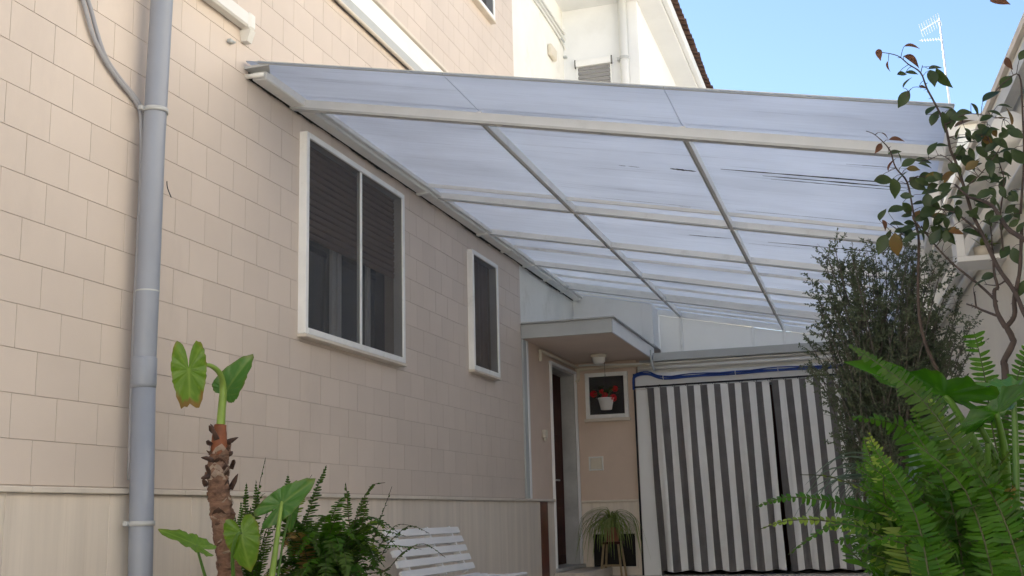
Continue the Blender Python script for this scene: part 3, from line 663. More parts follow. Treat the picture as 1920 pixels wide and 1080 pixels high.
# ================================================================== RIGHT BOUNDARY WALL
def wx(y): return 4.62-.047*(y-6.73)
s = MB(); vs = []
ya, yb, zt = 1.5, 16.0, 3.47
vs = [(wx(ya),ya,0),(wx(yb),yb,0),(wx(yb)+.25,yb,0),(wx(ya)+.25,ya,0),(wx(ya),ya,zt),(wx(yb),yb,zt),(wx(yb)+.25,yb,zt),(wx(ya)+.25,ya,zt)]
s.add(vs, [(3,2,1,0),(4,5,6,7),(0,1,5,4),(1,2,6,5),(2,3,7,6),(3,0,4,7)])
bwl = thing('boundary_wall', 'tall cream boundary wall along the right side behind the rose bush', 'wall')
s.build('wall', M['cream'], bwl)
s = MB(); s.add([(x_-.03 if i in (0,1,4,5) else x_+.03, y_, z_+zt+.002 if z_ == 0 else zt+.05) for i, (x_, y_, z_) in enumerate(vs)], [(3,2,1,0),(4,5,6,7),(0,1,5,4),(1,2,6,5),(2,3,7,6),(3,0,4,7)]); s.build('coping', M['ledge'], bwl)
def along_wall(off, z, ya, yb, n_=6, dz=0): return [(wx(ya+(yb-ya)*i/n_)-off, ya+(yb-ya)*i/n_, z+dz*i/n_) for i in range(n_+1)]
t = thing('canopy_gutter', 'thick round grey white gutter pipe along the low edge of the canopy', 'gutter')
for i in range(4):
    ya = 6.2+i*2.1; s = MB(); s.tube(along_wall(.22+.01*i, 2.79, ya, ya+2.08, 3), .085, 16); s.build('pipe_section', M['pvc_white'], t, True)
    if i: s = MB(); s.tube(along_wall(.22+.01*i, 2.79, ya-.07, ya+.07, 1), .094, 16); s.build('collar', M['pvc_white'], t, True)
s = MB(); s.obox((CX1, CYF+.2, cz(CX1)-.05), (CX1-.04, 14.9, cz(CX1)-.05), .05, .09); s.build('edge_beam', M['alu'], cn)
for y_ in (7.2, 9.25, 12.2):
    s = MB(); s.bbox(CX1-.09, CX1-.03, y_, y_+.06, 2.0 if y_ > 7.5 else 2.55, cz(CX1)-.06, .004); s.build('post', M['alu'], cn)
for i, (off, z_, r_) in enumerate(((.045, 2.74, .034), (.045, 2.62, .030))):
    s = MB(); s.tube(along_wall(off, z_, 5.0, 13.6), r_, 10); s.build('wall_pipe', M['pvc_white'], smooth=True, label=('upper of two parallel pale pipes along the right wall', 'lower of two parallel pale pipes along the right wall')[i], cat='pipe', group='pipes along the right wall')
s = MB(); s.obox(Vector((wx(5.2)-.06, 5.2, 3.22)), Vector((wx(9.5)-.06, 9.5, 3.22)), .07, .09); s.build('wall_rail', M['alu_grey'], label='dark grey rail fixed near the top of the right wall', cat='rail')
# white framed shelf box sticking out of the wall
t = thing('wall_shelf', 'white open box shelf on the right wall holding a small plant', 'shelf')
yq = 8.0; a = PY(1801, 404, yq); b = PY(1812, 490, yq)
x0 = b.x-.055; zt_, zb_ = a.z, b.z
for nm, q in (('side_board', (x0, x0+.055, yq, yq+.35, zb_+.036, zt_)), ('bottom_board', (x0, wx(yq)-.002, yq-.002, yq+.352, zb_, zb_+.035))):
    s = MB(); s.bbox(*q, .003); s.build(nm, M['white_wood'], t)
def leaf_mesh(name, m, L=1.0, W=.36, fold=.15, droop=.15, serr=False):
    s = MB(); n_ = 7; vs = []
    for i in range(n_+1):
        u = i/n_; wd = W*(math.sin(math.pi*min(.985, max(.02, u**.85))))**.9/2*(1 if u < .75 else 1-.35*(u-.75)/.25)
        zz = -droop*u*u*L
        vs += [(u*L, -wd*L, zz+fold*wd*L), (u*L, 0, zz), (u*L, wd*L, zz+fold*wd*L)]
    for i in range(n_):
        o = i*3; s.f += [(o, o+3, o+4, o+1), (o+1, o+4, o+5, o+2)]; s.mi += [0, 0]
    s.v = vs; return s.mesh(name, m, True)
def orient(o, pos, xdir, normal):
    x_ = Vector(xdir).normalized(); z_ = Vector(normal); z_ = (z_-x_*z_.dot(x_)).normalized(); y_ = z_.cross(x_)
    o.matrix_world = Matrix.Translation(Vector(pos)) @ Matrix((x_, y_, z_)).transposed().to_4x4()
pl = thing('shelf_plant', 'small pale green plant inside the white wall shelf', 'plant')
pc = Vector(((x0+.055+wx(yq))/2, yq+.15, zb_+.036))
s = MB(); s.lathe(pc, [(0,.001),(.05,.001),(.065,.08),(.055,.08),(0,.07)], 14); s.build('pot', M['ledge'], pl, True)
lm = leaf_mesh('leaf', M['spider'], .10, .4)
for i in range(26):
    o = link('leaf', lm, pl); a0 = R_(0, 6.28); e = R_(.1, 1.3)
    orient(o, pc+Vector((0, 0, .08)), (math.cos(a0)*math.cos(e), math.sin(a0)*math.cos(e), math.sin(e)), (0, 0, 1)); o.scale = (R_(.6, 1.3),)*3

# added out-of-frame houses whose sunlit walls bounce light into the passage
def block(name, label, x0, x1, y0, y1, h, face):
    t = thing(name, label, 'house')
    s = MB(); s.box(x0, x1, y0, y1, 0, h); s.build('wall', M['bounce_cream'], t)
    s = MB(); s.bbox(x0-.3, x1+.3, y0-.3, y1+.3, h+.002, h+.2, .02); s.build('roof', M['roof_tile'], t)
    n_ = 4
    for fl in range(2):
        for i in range(n_):
            z0 = 1.0+fl*3.0; s = MB(); q = MB()
            if face == 'x':
                yy = y0+(y1-y0)*(i+.5)/n_; s.bbox(x0-.05, x0+.05, yy-.55, yy+.55, z0, z0+1.4, .01); q.bbox(x0-.06, x0-.051, yy-.48, yy+.48, z0+.07, z0+1.33, .002)
            else:
                xx = x0+(x1-x0)*(i+.5)/n_; s.bbox(xx-.55, xx+.55, y1-.05, y1+.05, z0, z0+1.4, .01); q.bbox(xx-.48, xx+.48, y1+.051, y1+.06, z0+.07, z0+1.33, .002)
            w_ = s.build('window', M['alu'], t); q.build('pane', M['shutter_grey'], w_)
block('bounce_house_right', 'added unseen cream house beyond the right boundary wall, bouncing sunlight into the passage', 6.6, 15, 1.0, 15.5, 7.9, 'x')
block('bounce_house_rear', 'added unseen house behind the viewer, bouncing sunlight into the passage', -10, 14, -17, -10, 7.5, 'y')

# ================================================================== DOWNPIPE, CABLES, DUCT on the tiled wall
dp = thing('downpipe', 'grey plastic downpipe standing off the tiled wall near the left edge', 'pipe')
PXo = .10
path = [PX(303.5, 0, PXo), PX(288, 270, PXo), PX(277, 540, PXo), PX(270, 690, PXo), PX(263, 1080, PXo)]
yb_ = path[-1].y; ytop = path[0].y
pts = [Vector((PXo, ytop+.02, 5.6))]+path+[Vector((PXo, yb_, 0.05))]
def at_z(z_):
    for a, b in zip(pts[:-1], pts[1:]):
        if a.z >= z_ >= b.z: return a.lerp(b, (a.z-z_)/(a.z-b.z))
mid = at_z(1.60)
s = MB(); s.tube([p for p in pts if p.z > 1.60]+[mid], .0595, 24); s.build('upper_pipe', M['pvc_grey'], dp, True)
s = MB(); s.tube([at_z(1.715), at_z(1.71), at_z(1.58), at_z(1.56)], [.0605, .0640, .0640, .0605], 24); s.build('socket', M['pvc_grey'], dp, True)
s = MB(); s.tube([mid]+[p for p in pts if p.z <= 1.60], .0595, 24); s.build('lower_pipe', M['pvc_grey'], dp, True)
for z_ in (3.045, .885):
    c = at_z(z_); s = MB(); s.lathe(c, [(.063, -.012), (.067, -.012), (.067, .012), (.063, .012)], 24); cl = s.build('clamp', M['alu_grey'], dp, True)
    s = MB(); s.bbox(-.01, .052, c.y-.012, c.y+.012, c.z-.010, c.z+.010, .003); s.build('clamp_arm', M['alu_grey'], cl)
    s = MB(); s.bbox(.05, .075, c.y-.085, c.y-.055, c.z-.012, c.z+.012, .003); s.build('bolt', M['alu_grey'], cl)
c = at_z(2.06); s = MB(); s.lathe(c, [(.0605, -.004), (.062, 0), (.0605, .004)], 24); s.build('joint_ring', M['paint_grey'], dp, True)
for k_, dx in enumerate((0, 9)):
    pc_ = [PX(x_+dx*(1 if i < 3 else .35), y_-dx*.3, .018+.004*k_) for i, (x_, y_) in enumerate(((120, -90), (155, 0), (172, 60), (195, 110), (222, 150), (248, 182), (262, 208), (265, 250), (264, 330), (258, 470), (250, 640), (242, 900)))]
    s = MB(); s.tube(smooth_path(pc_, 4), .011, 8); s.build('wall_cable', M['cable'], smooth=True, label=('inner grey cable swooping down the wall to the downpipe', 'outer grey cable swooping down the wall to the downpipe')[k_], cat='cable', group='cables by the downpipe')
t = thing('cable_duct', 'white plastic trunking ending on the tiled wall at the top left', 'duct')
s = MB(); s.bbox(.001, .075, 2.6, 6.0, 3.945, 4.045, .012); s.build('trunking', M['pvc_white'], t)
s = MB(); s.bbox(.0008, .082, 6.002, 6.075, 3.938, 4.052, .014); s.build('end_elbow', M['pvc_white'], t)
s = MB(); s.add([(.001,6.01,3.937),(.08,6.01,3.937),(.08,6.07,3.937),(.001,6.07,3.937),(.001,6.03,3.87),(.045,6.03,3.87),(.045,6.085,3.87),(.001,6.085,3.87)], [(0,1,2,3),(7,6,5,4),(0,4,5,1),(1,5,6,2),(2,6,7,3),(3,7,4,0)]); s.build('spout', M['pvc_white'], t)
p = PX(428, 78); s = MB(); s.bbox(.0, .03, p.y-.02, p.y+.025, p.z-.012, p.z+.012, .004); s.tube([(.02, p.y, p.z), (.045, p.y+.01, p.z-.01)], .007, 6)
s.build('wall_hook', M['paint_grey'], label='tiny grey wall hook below the white trunking', cat='hook')
s = MB(); s.tube(smooth_path([PX(313, 340, .03), PX(314, 352, .035), PX(321, 370, .03)], 3), .003, 5); s.build('loose_wire', M['iron'], smooth=True, label='short loose dark wire just right of the downpipe', cat='wire')

# details on the white house upstairs
s = MB(); xx = .86; s.tube([(xx, YB-.09, 3.7), (xx, YB-.09, 7.76)], .06, 16)
dp2 = thing('house_downpipe', 'white downpipe in front of the upper white wall', 'pipe'); s.build('pipe', M['pvc_white'], dp2, True)
for z_ in (6.9,): s = MB(); s.lathe((xx, YB-.09, z_), [(.061, -.02), (.068, -.02), (.068, .02), (.061, .02)], 16); s.bbox(xx-.10, xx-.06, YB-.11, YB-.01, z_-.02, z_+.02, .003); s.build('clamp', M['alu_grey'], dp2)
vp = PX(1031, 100); s = MB(); s.bbox(.0, .06, vp.y-.12, vp.y+.15, vp.z-.07, vp.z+.09, .015); s.build('vent_cover', M['beige_plastic'], label='small white vent cover on the upper white wall', cat='vent')
up = thing('wall_cables', 'pair of white cables running diagonally down the upper white wall to the corner', 'cable')
for k_ in range(3):
    s = MB(); s.tube(smooth_path([PX(x_+k_*5.5, y_-k_*1.5, .02) for x_, y_ in ((960, -60), (1003, 0), (1030, 40), (1052, 75), (1060, 95), (1062, 130), (1063, 190))], 4), .016, 6); s.build('cable', M['pvc_white'], up, True)
for x_, y_ in ((1050, 76), (1058, 110), (1067, 108)):
    p = PX(x_, y_, .0); s = MB(); s.bbox(.0, .05, p.y-.07, p.y+.07, p.z-.014, p.z+.014, .004); s.build('clip', M['paint_grey'], up)
ch = MB(); p = PY(1316, 150, 30); ch.bbox(p.x-.07, p.x+.06, 29.9, 30.2, 8, p.z+.15, .01); ch.bbox(p.x-.10, p.x+.09, 29.87, 30.23, p.z+.151, p.z+.2, .01)
ch.build('chimney', M['cream'], label='slim cream chimney peeking over the tiled eave', cat='chimney')
# distant house and aerial
dh = thing('distant_house', 'plain cream house far behind the canopy, under the aerial', 'house')
s = MB(); s.box(2.2, 9, 24.5, 33, 0, 8.6); s.build('wall', M['cream'], dh); s = MB(); s.box(2.0, 9.2, 24.3, 33.2, 8.602, 8.75); s.build('roof', M['concrete'], dh)
for x_ in (3.2, 5.2, 7.2):
    s = MB(); s.bbox(x_, x_+.9, 24.46, 24.52, 5.6, 6.9, .01); wd_ = s.build('window', M['alu'], dh)
    s = MB(); s.bbox(x_+.07, x_+.83, 24.44, 24.455, 5.67, 6.83, .002); s.build('pane', M['glass'], wd_)
an = thing('tv_aerial', 'white television aerial on a tall mast against the blue sky', 'aerial')
a = PY(1761, 34, 25); b = PY(1782, 205, 25)
s = MB(); s.tube([(b.x+.02, 25, 8.75), b, a], [.028, .022, .016], 8); s.build('mast', M['alu_mid'], an, True)
c0 = PY(1762, 36, 25); c1 = PY(1727, 58, 25); s = MB(); s.tube([c0, c1], .010, 6); s.build('boom', M['alu_mid'], an)
for i in range(9):
    p = c0.lerp(c1, i/8); s = MB(); s.tube([p+Vector((-.05, -.25, .05)), p+Vector((.05, .25, -.05))], .004, 5); s.build('element', M['alu_mid'], an)
c0 = PY(1766, 73, 25); c1 = PY(1724, 76, 25); s = MB(); s.tube([c0, c1], .010, 6); s.build('boom', M['alu_mid'], an)
for i in range(8):
    p = c0.lerp(c1, i/8); s = MB(); s.tube([p+Vector((0, -.1, -.07)), p+Vector((0, .1, .07))], .004, 5); s.build('element', M['alu_mid'], an)

# ================================================================== BENCH
bn = thing('garden_bench', 'white slatted garden bench against the stone dado behind the ferns', 'bench')
YE = PX(853, 985, .2).y; YS = YE-1.55
top = Vector((.20, 0, PX(853, 987, .2).z)); bot = Vector((.36, 0, .44))
dirb = (top-bot); nb = Vector((dirb.z, 0, -dirb.x)).normalized()
nsl = 5
for i in range(nsl):
    u0 = i/nsl; c = bot.lerp(top, u0+.5/nsl)+nb*.014; h = dirb.length/nsl-.026; dd = dirb.normalized()
    s = MB(); vs = []; insetr = .02*(nsl-1-i)/nsl
    rows_ = [(-1,-.35),(-.8,-1),(.8,-1),(1,-.35)]
    for yy in (YS, YS+.012, YE-.012-insetr*0, YE):
        sh = .75 if yy in (YS, YE) else 1
        for (a_, b_) in ((-1,0),(1,0),(1,1),(-1,1)):
            vs.append(c+dd*(a_*h/2*sh)+nb*((b_-.5)*.02)+Vector((0, yy, 0)))
    fs = []
    for k_ in range(3):
        for j in range(4): fs.append((k_*4+j, k_*4+(j+1) % 4, k_*4+4+(j+1) % 4, k_*4+4+j))
    fs += [(3,2,1,0), (12,13,14,15)]; s.add(vs, fs); s.build('back_slat', M['white_wood'], bn)
for yy in (YS+.2, (YS+YE)/2+.1, YE-.18):
    s = MB(); s.obox(bot+Vector((0, yy, 0))-nb*.010, top+Vector((0, yy, 0))-nb*.010, .05, .026, up=(0,1,0)); s.build('back_stile', M['white_wood'], bn)
for i in range(7):
    x_ = .36+i*.068; z_ = .40-.012*math.sin(math.pi*i/6)
    s = MB(); s.bbox(x_, x_+.056, YS, YE+.02, z_, z_+.022, .009); s.build('seat_slat', M['white_wood'], bn)
for yy in (YS+.15, YE-.15):
    s = MB(); s.bbox(.36, .83, yy, yy+.035, .355, .385, .005); s.build('seat_rail', M['white_wood'], bn)
    for x_, xb_ in ((.38, .30), (.80, .84)):
        s = MB(); s.obox((x_, yy+.018, .355), (xb_, yy+.018, .0), .035, .035, up=(0,1,0)); s.build('leg', M['white_wood'], bn)

# ================================================================== PLANT GENERATORS
def frond(parent, path, width, m, rm, npair=34, seed=0, up=(0,0,1), ragged=0.0, tip=.08, name='frond', droop=.25):
    """one fern frond: curved rachis with a row of pinnae on both sides"""
    rnd = random.Random(seed); P = smooth_path(path, 8)
    L = [0]
    for a, b in zip(P[:-1], P[1:]): L.append(L[-1]+(b-a).length)
    tot = L[-1]
    def at(u):
        d_ = u*tot
        for i in range(len(P)-1):
            if L[i+1] >= d_: 
                t_ = (d_-L[i])/max(1e-6, L[i+1]-L[i]); return P[i].lerp(P[i+1], t_), (P[i+1]-P[i]).normalized()
        return P[-1], (P[-1]-P[-2]).normalized()
    s = MB(); s.tube([P[i] for i in range(0, len(P), 2)]+([P[-1]] if (len(P)-1) % 2 else []), [.0030*(1-.8*i/len(P))+.0004 for i in range(0, len(P), 2)]+([.0005] if (len(P)-1) % 2 else []), 5, False, 1)
    up = Vector(up)
    for i in range(npair):
        u = .10+.90*i/npair
        p, t_ = at(u)
        sd_ = t_.cross(up)
        if sd_.length < .05: sd_ = t_.cross(Vector((.3, .9, .1)))
        sd_.normalize(); nn = sd_.cross(t_).normalized()
        env = min(1, (u-.06)/.16)**.7*(1-max(0, (u-.45)/.55)**1.7*(1-tip))
        for sg in (-1, 1):
            if rnd.random() < ragged+.03: continue
            l_ = width*env*rnd.uniform(.74, 1.12); wd = min(tot*.9/npair*1.0, .017)*rnd.uniform(.85, 1.05)
            tw = rnd.uniform(-.6, .6)
            ax = (sd_*sg+t_*(.22+rnd.uniform(-.10, .12))+nn*rnd.uniform(-.15, .18)).normalized()
            wv = (t_*math.cos(tw)+nn*math.sin(tw)); dn = -droop*l_
            b0 = p+t_*(rnd.uniform(-.001, .001))
            e1 = b0+ax*l_*.5+nn*dn*.2; e2 = b0+ax*l_+nn*dn
            s.add([b0-wv*wd*.40, b0+wv*wd*.50, e1-wv*wd*.46, e1+wv*wd*.46, e2+wv*wd*.10, b0+ax*l_*.86+nn*dn*.72-wv*wd*.26, b0+ax*l_*.86+nn*dn*.72+wv*wd*.30],
                  [(0,2,3,1), (2,5,6,3), (5,4,6)])
    return s.build(name, [m, rm], parent, True)
def arc(base, tip, lift=.15, side=0.0):
    b = Vector(base); t_ = Vector(tip); d_ = t_-b; sdv = d_.cross(Vector((0,0,1)));
    if sdv.length > 1e-4: sdv.normalize()
    return [b, b.lerp(t_, .3)+Vector((0,0,lift*.75))+sdv*side*.6, b.lerp(t_, .65)+Vector((0,0,lift))+sdv*side, t_]

def big_leaf(parent, attach, tipdir, normal, L, W, m, lobe=.45, wavy=.03, curl=0.0, cup=.1, torn=False, seed=0, sinus=.12, name='leaf', thick=.0):
    """sagittate leaf: x along tip, y across, attachment at the origin between two back lobes"""
    rnd = random.Random(seed); rings = 9; ns = 64; V = [(0,0,0)]; vein = [1.0]; edge = [0.0]
    ph = rnd.uniform(0, 6)
    out = []
    for k_ in range(ns):
        a0 = 2*math.pi*k_/ns - math.pi   # -pi .. pi, 0 = tip
        aa = abs(a0)
        # outline radius by angle (fractions of L)
        keys = [(0,1.0),(.10,.94),(.2,.86),(.4,.71),(.7,.56),(1.0,.49),(1.3,.46),(1.57,.455),(1.95,.48),(2.3,.54),(2.6,.59),(2.8,.53),(2.95,.34),(3.1416,sinus)]
        for (a1, r1), (a2, r2) in zip(keys[:-1], keys[1:]):
            if a1 <= aa <= a2: r = r1+(r2-r1)*(aa-a1)/(a2-a1); break
        x_ = r*math.cos(a0); y_ = r*math.sin(a0)
        if x_ < 0: x_ *= lobe/.45
        y_ *= W/L/1.02
        r_w = 1+rnd.uniform(-.02, .02)+.02*math.sin(k_*2.4+ph)
        if torn and aa < .45: r_w *= .66+.36*min(1, aa/.30)
        out.append((x_*L*r_w, y_*L*r_w, a0))
    for j in range(1, rings+1):
        f = (j/rings)**.85
        for k_, (x_, y_, a0) in enumerate(out):
            px_, py_ = x_*f, y_*f
            z_ = cup*abs(py_)*(1-.3*abs(py_)/W) + wavy*f*f*L*math.sin(k_*.95+ph)*.6 + wavy*f*L*.3*math.sin(k_*2.1+ph) - curl*px_*abs(px_)/L
            V.append((px_, py_, z_))
            mid_ = max(0, 1-abs(py_)/(.022*L+.02*L*(1-f))) if px_ > -.02*L else max(0, 1-abs(abs(math.atan2(py_, -px_))-.5)/.08)*.8
            lat = max(0, math.sin((px_*1.0-abs(py_)*.75)/L*34))**8*.55
            vein.append(min(1, mid_+lat)); edge.append(max(0, (f-.72)/.28)*(1.6 if (torn and abs(a0) < .6) else .62))
    s = MB(); fs = [(0, 1+k_, 1+(k_+1) % ns) for k_ in range(ns) if True]
    for j in range(rings-1):
        for k_ in range(ns):
            a_, b_ = 1+j*ns+k_, 1+j*ns+(k_+1) % ns; fs.append((a_, a_+ns, b_+ns, b_))
    s.add(V, fs); me = s.mesh(name, m, True)
    at = me.attributes.new('vein', 'FLOAT', 'POINT'); at.data.foreach_set('value', vein)
    at = me.attributes.new('edge', 'FLOAT', 'POINT'); at.data.foreach_set('value', edge)
    o = link(name, me, parent); orient(o, attach, tipdir, normal); return o
def petiole(parent, path, r0, r1, m='petiole', n_=8, name='petiole'):
    P = smooth_path(path, 6); s = MB(); s.tube(P, [r0+(r1-r0)*i/(len(P)-1) for i in range(len(P))], n_); return s.build(name, M[m], parent, True)
def pot(parent, c, r, h, m='pot'):
    s = MB(); s.lathe(c, [(0, 0), (r*.72, 0), (r*.95, h*.86), (r*1.06, h*.86), (r*1.06, h), (r*.94, h), (r*.92, h*.92), (0, h*.92)], 28); s.build('pot', M[m], parent, True)
toc = lambda p: (Vector(CAM)-Vector(p)).normalized()

# ---------------- elephant ear with trunk, left
XA = .5
el = thing('elephant_ear_plant', 'tall elephant ear plant with shaggy brown trunk before the tiled wall', 'plant')
base = PX(432, 1085, XA)
pot(el, (base.x, base.y+.01, 0.001), .19, .42)
tp = [Vector((base.x, base.y+.01, .38)), base, PX(424, 1020, XA), PX(414, 950, XA), PX(408, 890, XA), PX(412, 850, XA)]
P = smooth_path(tp, 12); n_ = len(P)
s = MB(); s.tube(P, [(.058-.015*i/n_)*(1+.10*((i*.23) % 1.0))+R_(-.003, .003) for i in range(n_)], 26, True, 0, .13); s.build('trunk', M['bark'], el, True)
P2 = smooth_path([PX(412, 852, XA), PX(411, 825, XA), PX(413, 797, XA)], 5)
s = MB(); s.tube(P2, [.046-.018*i/len(P2) for i in range(len(P2))], 16, True, 0, .05); s.build('crown_sheath', M['bark_red'], el, True)
for i in range(130):
    u = random.random(); k_ = int(u*(n_-1)); c = P[k_].lerp(P[min(k_+1, n_-1)], R_(0, 1)); rr = .057-.017*k_/n_
    a0 = R_(0, 6.28); rad = Vector((math.cos(a0), math.sin(a0), 0)); tn = Vector((-math.sin(a0), math.cos(a0), 0)); hh = R_(.02, .055); ww = R_(.018, .045); outw = R_(.004, .02)
    b0 = c+rad*rr*.92
    s = MB(); s.add([b0-tn*ww, b0+tn*ww, b0+tn*ww*.6+rad*outw+Vector((0,0,hh*.6)), b0-tn*ww*.6+rad*outw+Vector((0,0,hh*.6)), b0+rad*outw*R_(.6,1.7)+Vector((0,0,hh))+tn*R_(-.01,.01)],
                   [(0,1,2,3),(3,2,4)]); s.build('leaf_scar', M[('bark','husk','bark_pale')[i % 3]], el)
for i, (x_, y_, dx, dy, l_) in enumerate(((396,805,-8,-14,.05),(431,826,16,-6,.055),(392,830,-10,-8,.05),(389,860,-10,-2,.06),(385,895,-12,4,.05),(433,850,8,-8,.05),(390,880,-6,-14,.05),(436,870,5,-14,.06),(402,812,-5,-12,.05),(384,905,-8,-10,.04),(438,905,6,-12,.05),(428,838,6,-16,.05))):
    b0 = PX(x_, y_, XA+R_(-.0, .05)); e = PX(x_+dx, y_+dy, XA+R_(0, .07)); d_ = (e-b0).normalized()*l_; n1 = d_.cross(toc(b0)).normalized()
    s = MB(); s.tube([b0-d_*.7, b0+d_*.2, b0+d_*.7, b0+d_], [.013, .012, .007, .001], 5, True, 0, .3); s.build('husk', M['husk'], el, True)
# stem and two leaves at the top
a1 = PX(354, 693, XA+.03)
petiole(el, [PX(413, 800, XA), PX(416, 760, XA), PX(418, 725, XA), PX(413, 702, XA+.01), PX(401, 689, XA+.01), PX(387, 684, XA-.005), PX(371, 687, XA-.01), a1-Vector((.012, -.004, 0))], .022, .005)
petiole(el, [PX(418, 795, XA-.01), PX(421, 760, XA-.02), PX(426, 731, XA-.02)], .012, .005)
tc = toc(a1)
big_leaf(el, a1, PD(357, 790, a1)-a1, tc+Vector((-.15, .0, .1)), .240, .185, M['alo'], lobe=.50, wavy=.030, torn=True, seed=4, cup=-.10, sinus=.04)
a2 = PX(425, 732, XA-.02)
big_leaf(el, a2, PD(469, 664, a2)-a2, tc+Vector((-.55, .1, .15)), .225, .19, M['alo_b'], lobe=.16, wavy=.030, seed=8, cup=.22, curl=.10)
# lower leaves on the same plant
a3 = PX(368, 1022, XA+.1)
petiole(el, [PX(400, 1130, XA+.05), PX(383, 1075, XA+.08), a3], .010, .005, 'petiole_d')
big_leaf(el, a3, PD(310, 994, a3, -.04)-a3, toc(a3)*.55+Vector((0, 0, 1)), .19, .15, M['alo'], lobe=.42, wavy=.04, seed=11, cup=.15, curl=.1)
a4 = PX(452, 1000, XA+.2)
petiole(el, [PX(440, 1120, XA+.1), PX(436, 1040, XA+.15), PX(445, 1003, XA+.2), a4], .011, .005, 'petiole_d')
big_leaf(el, a4, PD(468, 1085, a4, -.05)-a4, tc+Vector((-.3, 0, .35)), .18, .19, M['alo'], lobe=.4, wavy=.05, seed=14, cup=-.25, curl=.3)
a5 = PX(470, 992, XA+.16)
big_leaf(el, a5, PD(496, 1024, a5)-a5, tc*.4+Vector((.1, -.1, 1)), .095, .085, M['alo_pale'], lobe=.4, wavy=.05, seed=15, cup=.1, curl=.3)
# ---------------- second elephant ear, low, among the ferns
e2 = thing('young_elephant_ear', 'young elephant ear with one upright leaf among the left ferns', 'plant')
bx = PX(507, 1110, .72); pot(e2, (bx.x, bx.y, .001), .15, .34)
a6 = PX(528, 945, .70)
petiole(e2, [Vector((bx.x, bx.y, .30)), bx, PX(514, 1050, .72), PX(522, 990, .71), a6, PX(531, 932, .70)], .021, .006, 'petiole')
big_leaf(e2, a6, PD(598, 892, a6)-a6, toc(a6)+Vector((.0, -.1, .25)), .215, .165, M['alo_b'], lobe=.62, wavy=.03, seed=21, cup=.18)
a7 = PX(548, 955, .66)
big_leaf(e2, a7, PD(541, 1010, a7)-a7, toc(a7)+Vector((.3, 0, .2)), .125, .075, M['alo_b'], lobe=.2, wavy=.05, seed=23, cup=.2)
petiole(e2, [Vector((bx.x, bx.y, .30)), PX(530, 1020, .68), a7], .008, .004, 'petiole_d')

# ---------------- ferns, left
lf = thing('left_fern', 'large Boston fern in front of the bench on the left', 'fern')
fb = PX(605, 1068, .62); pot(lf, (fb.x, fb.y, .001), .20, fb.z-.10)
s = MB(); s.lathe((fb.x, fb.y, fb.z-.16), [(0, .06), (.17, .04), (.18, 0)], 18); s.build('soil', M['soil'], lf, True)
spec = [ # tip px, x-plane, base px, lift, material, ragged
 ((612,872),.62,(560,1020),.02,'fern_b',.0,1.0),((735,912),.62,(690,1040),.0,'fern_b',.35,.55),((722,905),.66,(640,1060),.13,'fern_b',.12,.85),((700,910),.56,(650,1040),.05,'fern_b',.15,.9),
 ((648,905),.7,(655,1010),.05,'fern_b',.3,.6),((690,940),.74,(670,1050),.05,'fern_b',.2,.9),((585,890),.58,(545,1010),.05,'fern_y',.2,.8),((540,890),.6,(540,1020),.03,'fern_b',.0,.9),
 ((655,930),.80,(600,1040),.08,'fern_a',.0,1.1),((760,1005),.90,(590,1075),.10,'fern_a',.0,1.0),((790,1030),.85,(600,1090),.08,'fern_a',.05,.9),((730,985),.80,(620,1060),.08,'fern_b',.0,1.1),
 ((805,1000),.7,(700,1060),.10,'fern_b',.2,.7),((770,985),.66,(690,1065),.08,'fern_b',.2,.8),((835,1045),.6,(720,1070),.10,'fern_b',.25,.6)]
for i, (tip, xp, bs, lift, mt, rg, wf) in enumerate(spec):
    b0 = PD(*bs, fb, (xp-.62)*-.5); t_ = PD(*tip, fb, (xp-.62)*-1.2)
    frond(lf, [fb.lerp(b0, .35)-Vector((0,0,.03))]+arc(b0, t_, lift)[0:], .062*wf, M[mt], M['rachis_brown'] if rg > .1 else M['rachis'], 36, i, ragged=rg)
for i in range(90):
    a0 = R_(0, 6.28); rr = R_(.2, .52); t_ = Vector((fb.x+math.cos(a0)*rr*.95+.05, fb.y+math.sin(a0)*rr*1.0, fb.z+R_(-.22, .22)))
    b0 = Vector((fb.x+R_(-.06,.06), fb.y+R_(-.08,.08), fb.z-.08))
    frond(lf, arc(b0, t_, R_(.10, .22), R_(-.05, .05)), R_(.048, .068), M['fern_dry' if i % 45 == 7 else random.choice(('fern_a','fern_b','fern_b','fern_y' if i % 4 == 0 else 'fern_a'))], M['rachis'], 30, 100+i, ragged=R_(0, .12))
lf2 = thing('slender_fern', 'slender fern with upright curled fronds beside the shaggy trunk', 'fern')
f2 = PX(478, 1130, .42); pot(lf2, (f2.x, f2.y, .001), .13, f2.z-.06)
for i, (tip, lift, bs, rg) in enumerate((((498,858),.02,(468,1010),.1),((462,905),.02,(458,1030),0),((497,925),.05,(470,1000),.2),((452,940),.02,(450,1060),0),((480,900),.0,(478,1020),.1),((512,945),.05,(480,1040),.1),((440,965),.03,(450,1080),.05),((525,930),.06,(490,1060),.2),((470,950),.03,(465,1070),0),((505,985),.05,(480,1080),0))):
    b0 = PD(*bs, f2, R_(-.03,.03)); t_ = PD(*tip, f2, R_(-.1,.1))
    frond(lf2, [f2.lerp(b0, .1), f2.lerp(b0, .6)]+arc(b0, t_, lift), .036, M['fern_b' if i % 3 else 'fern_a'], M['rachis'], 38, 300+i, ragged=rg)

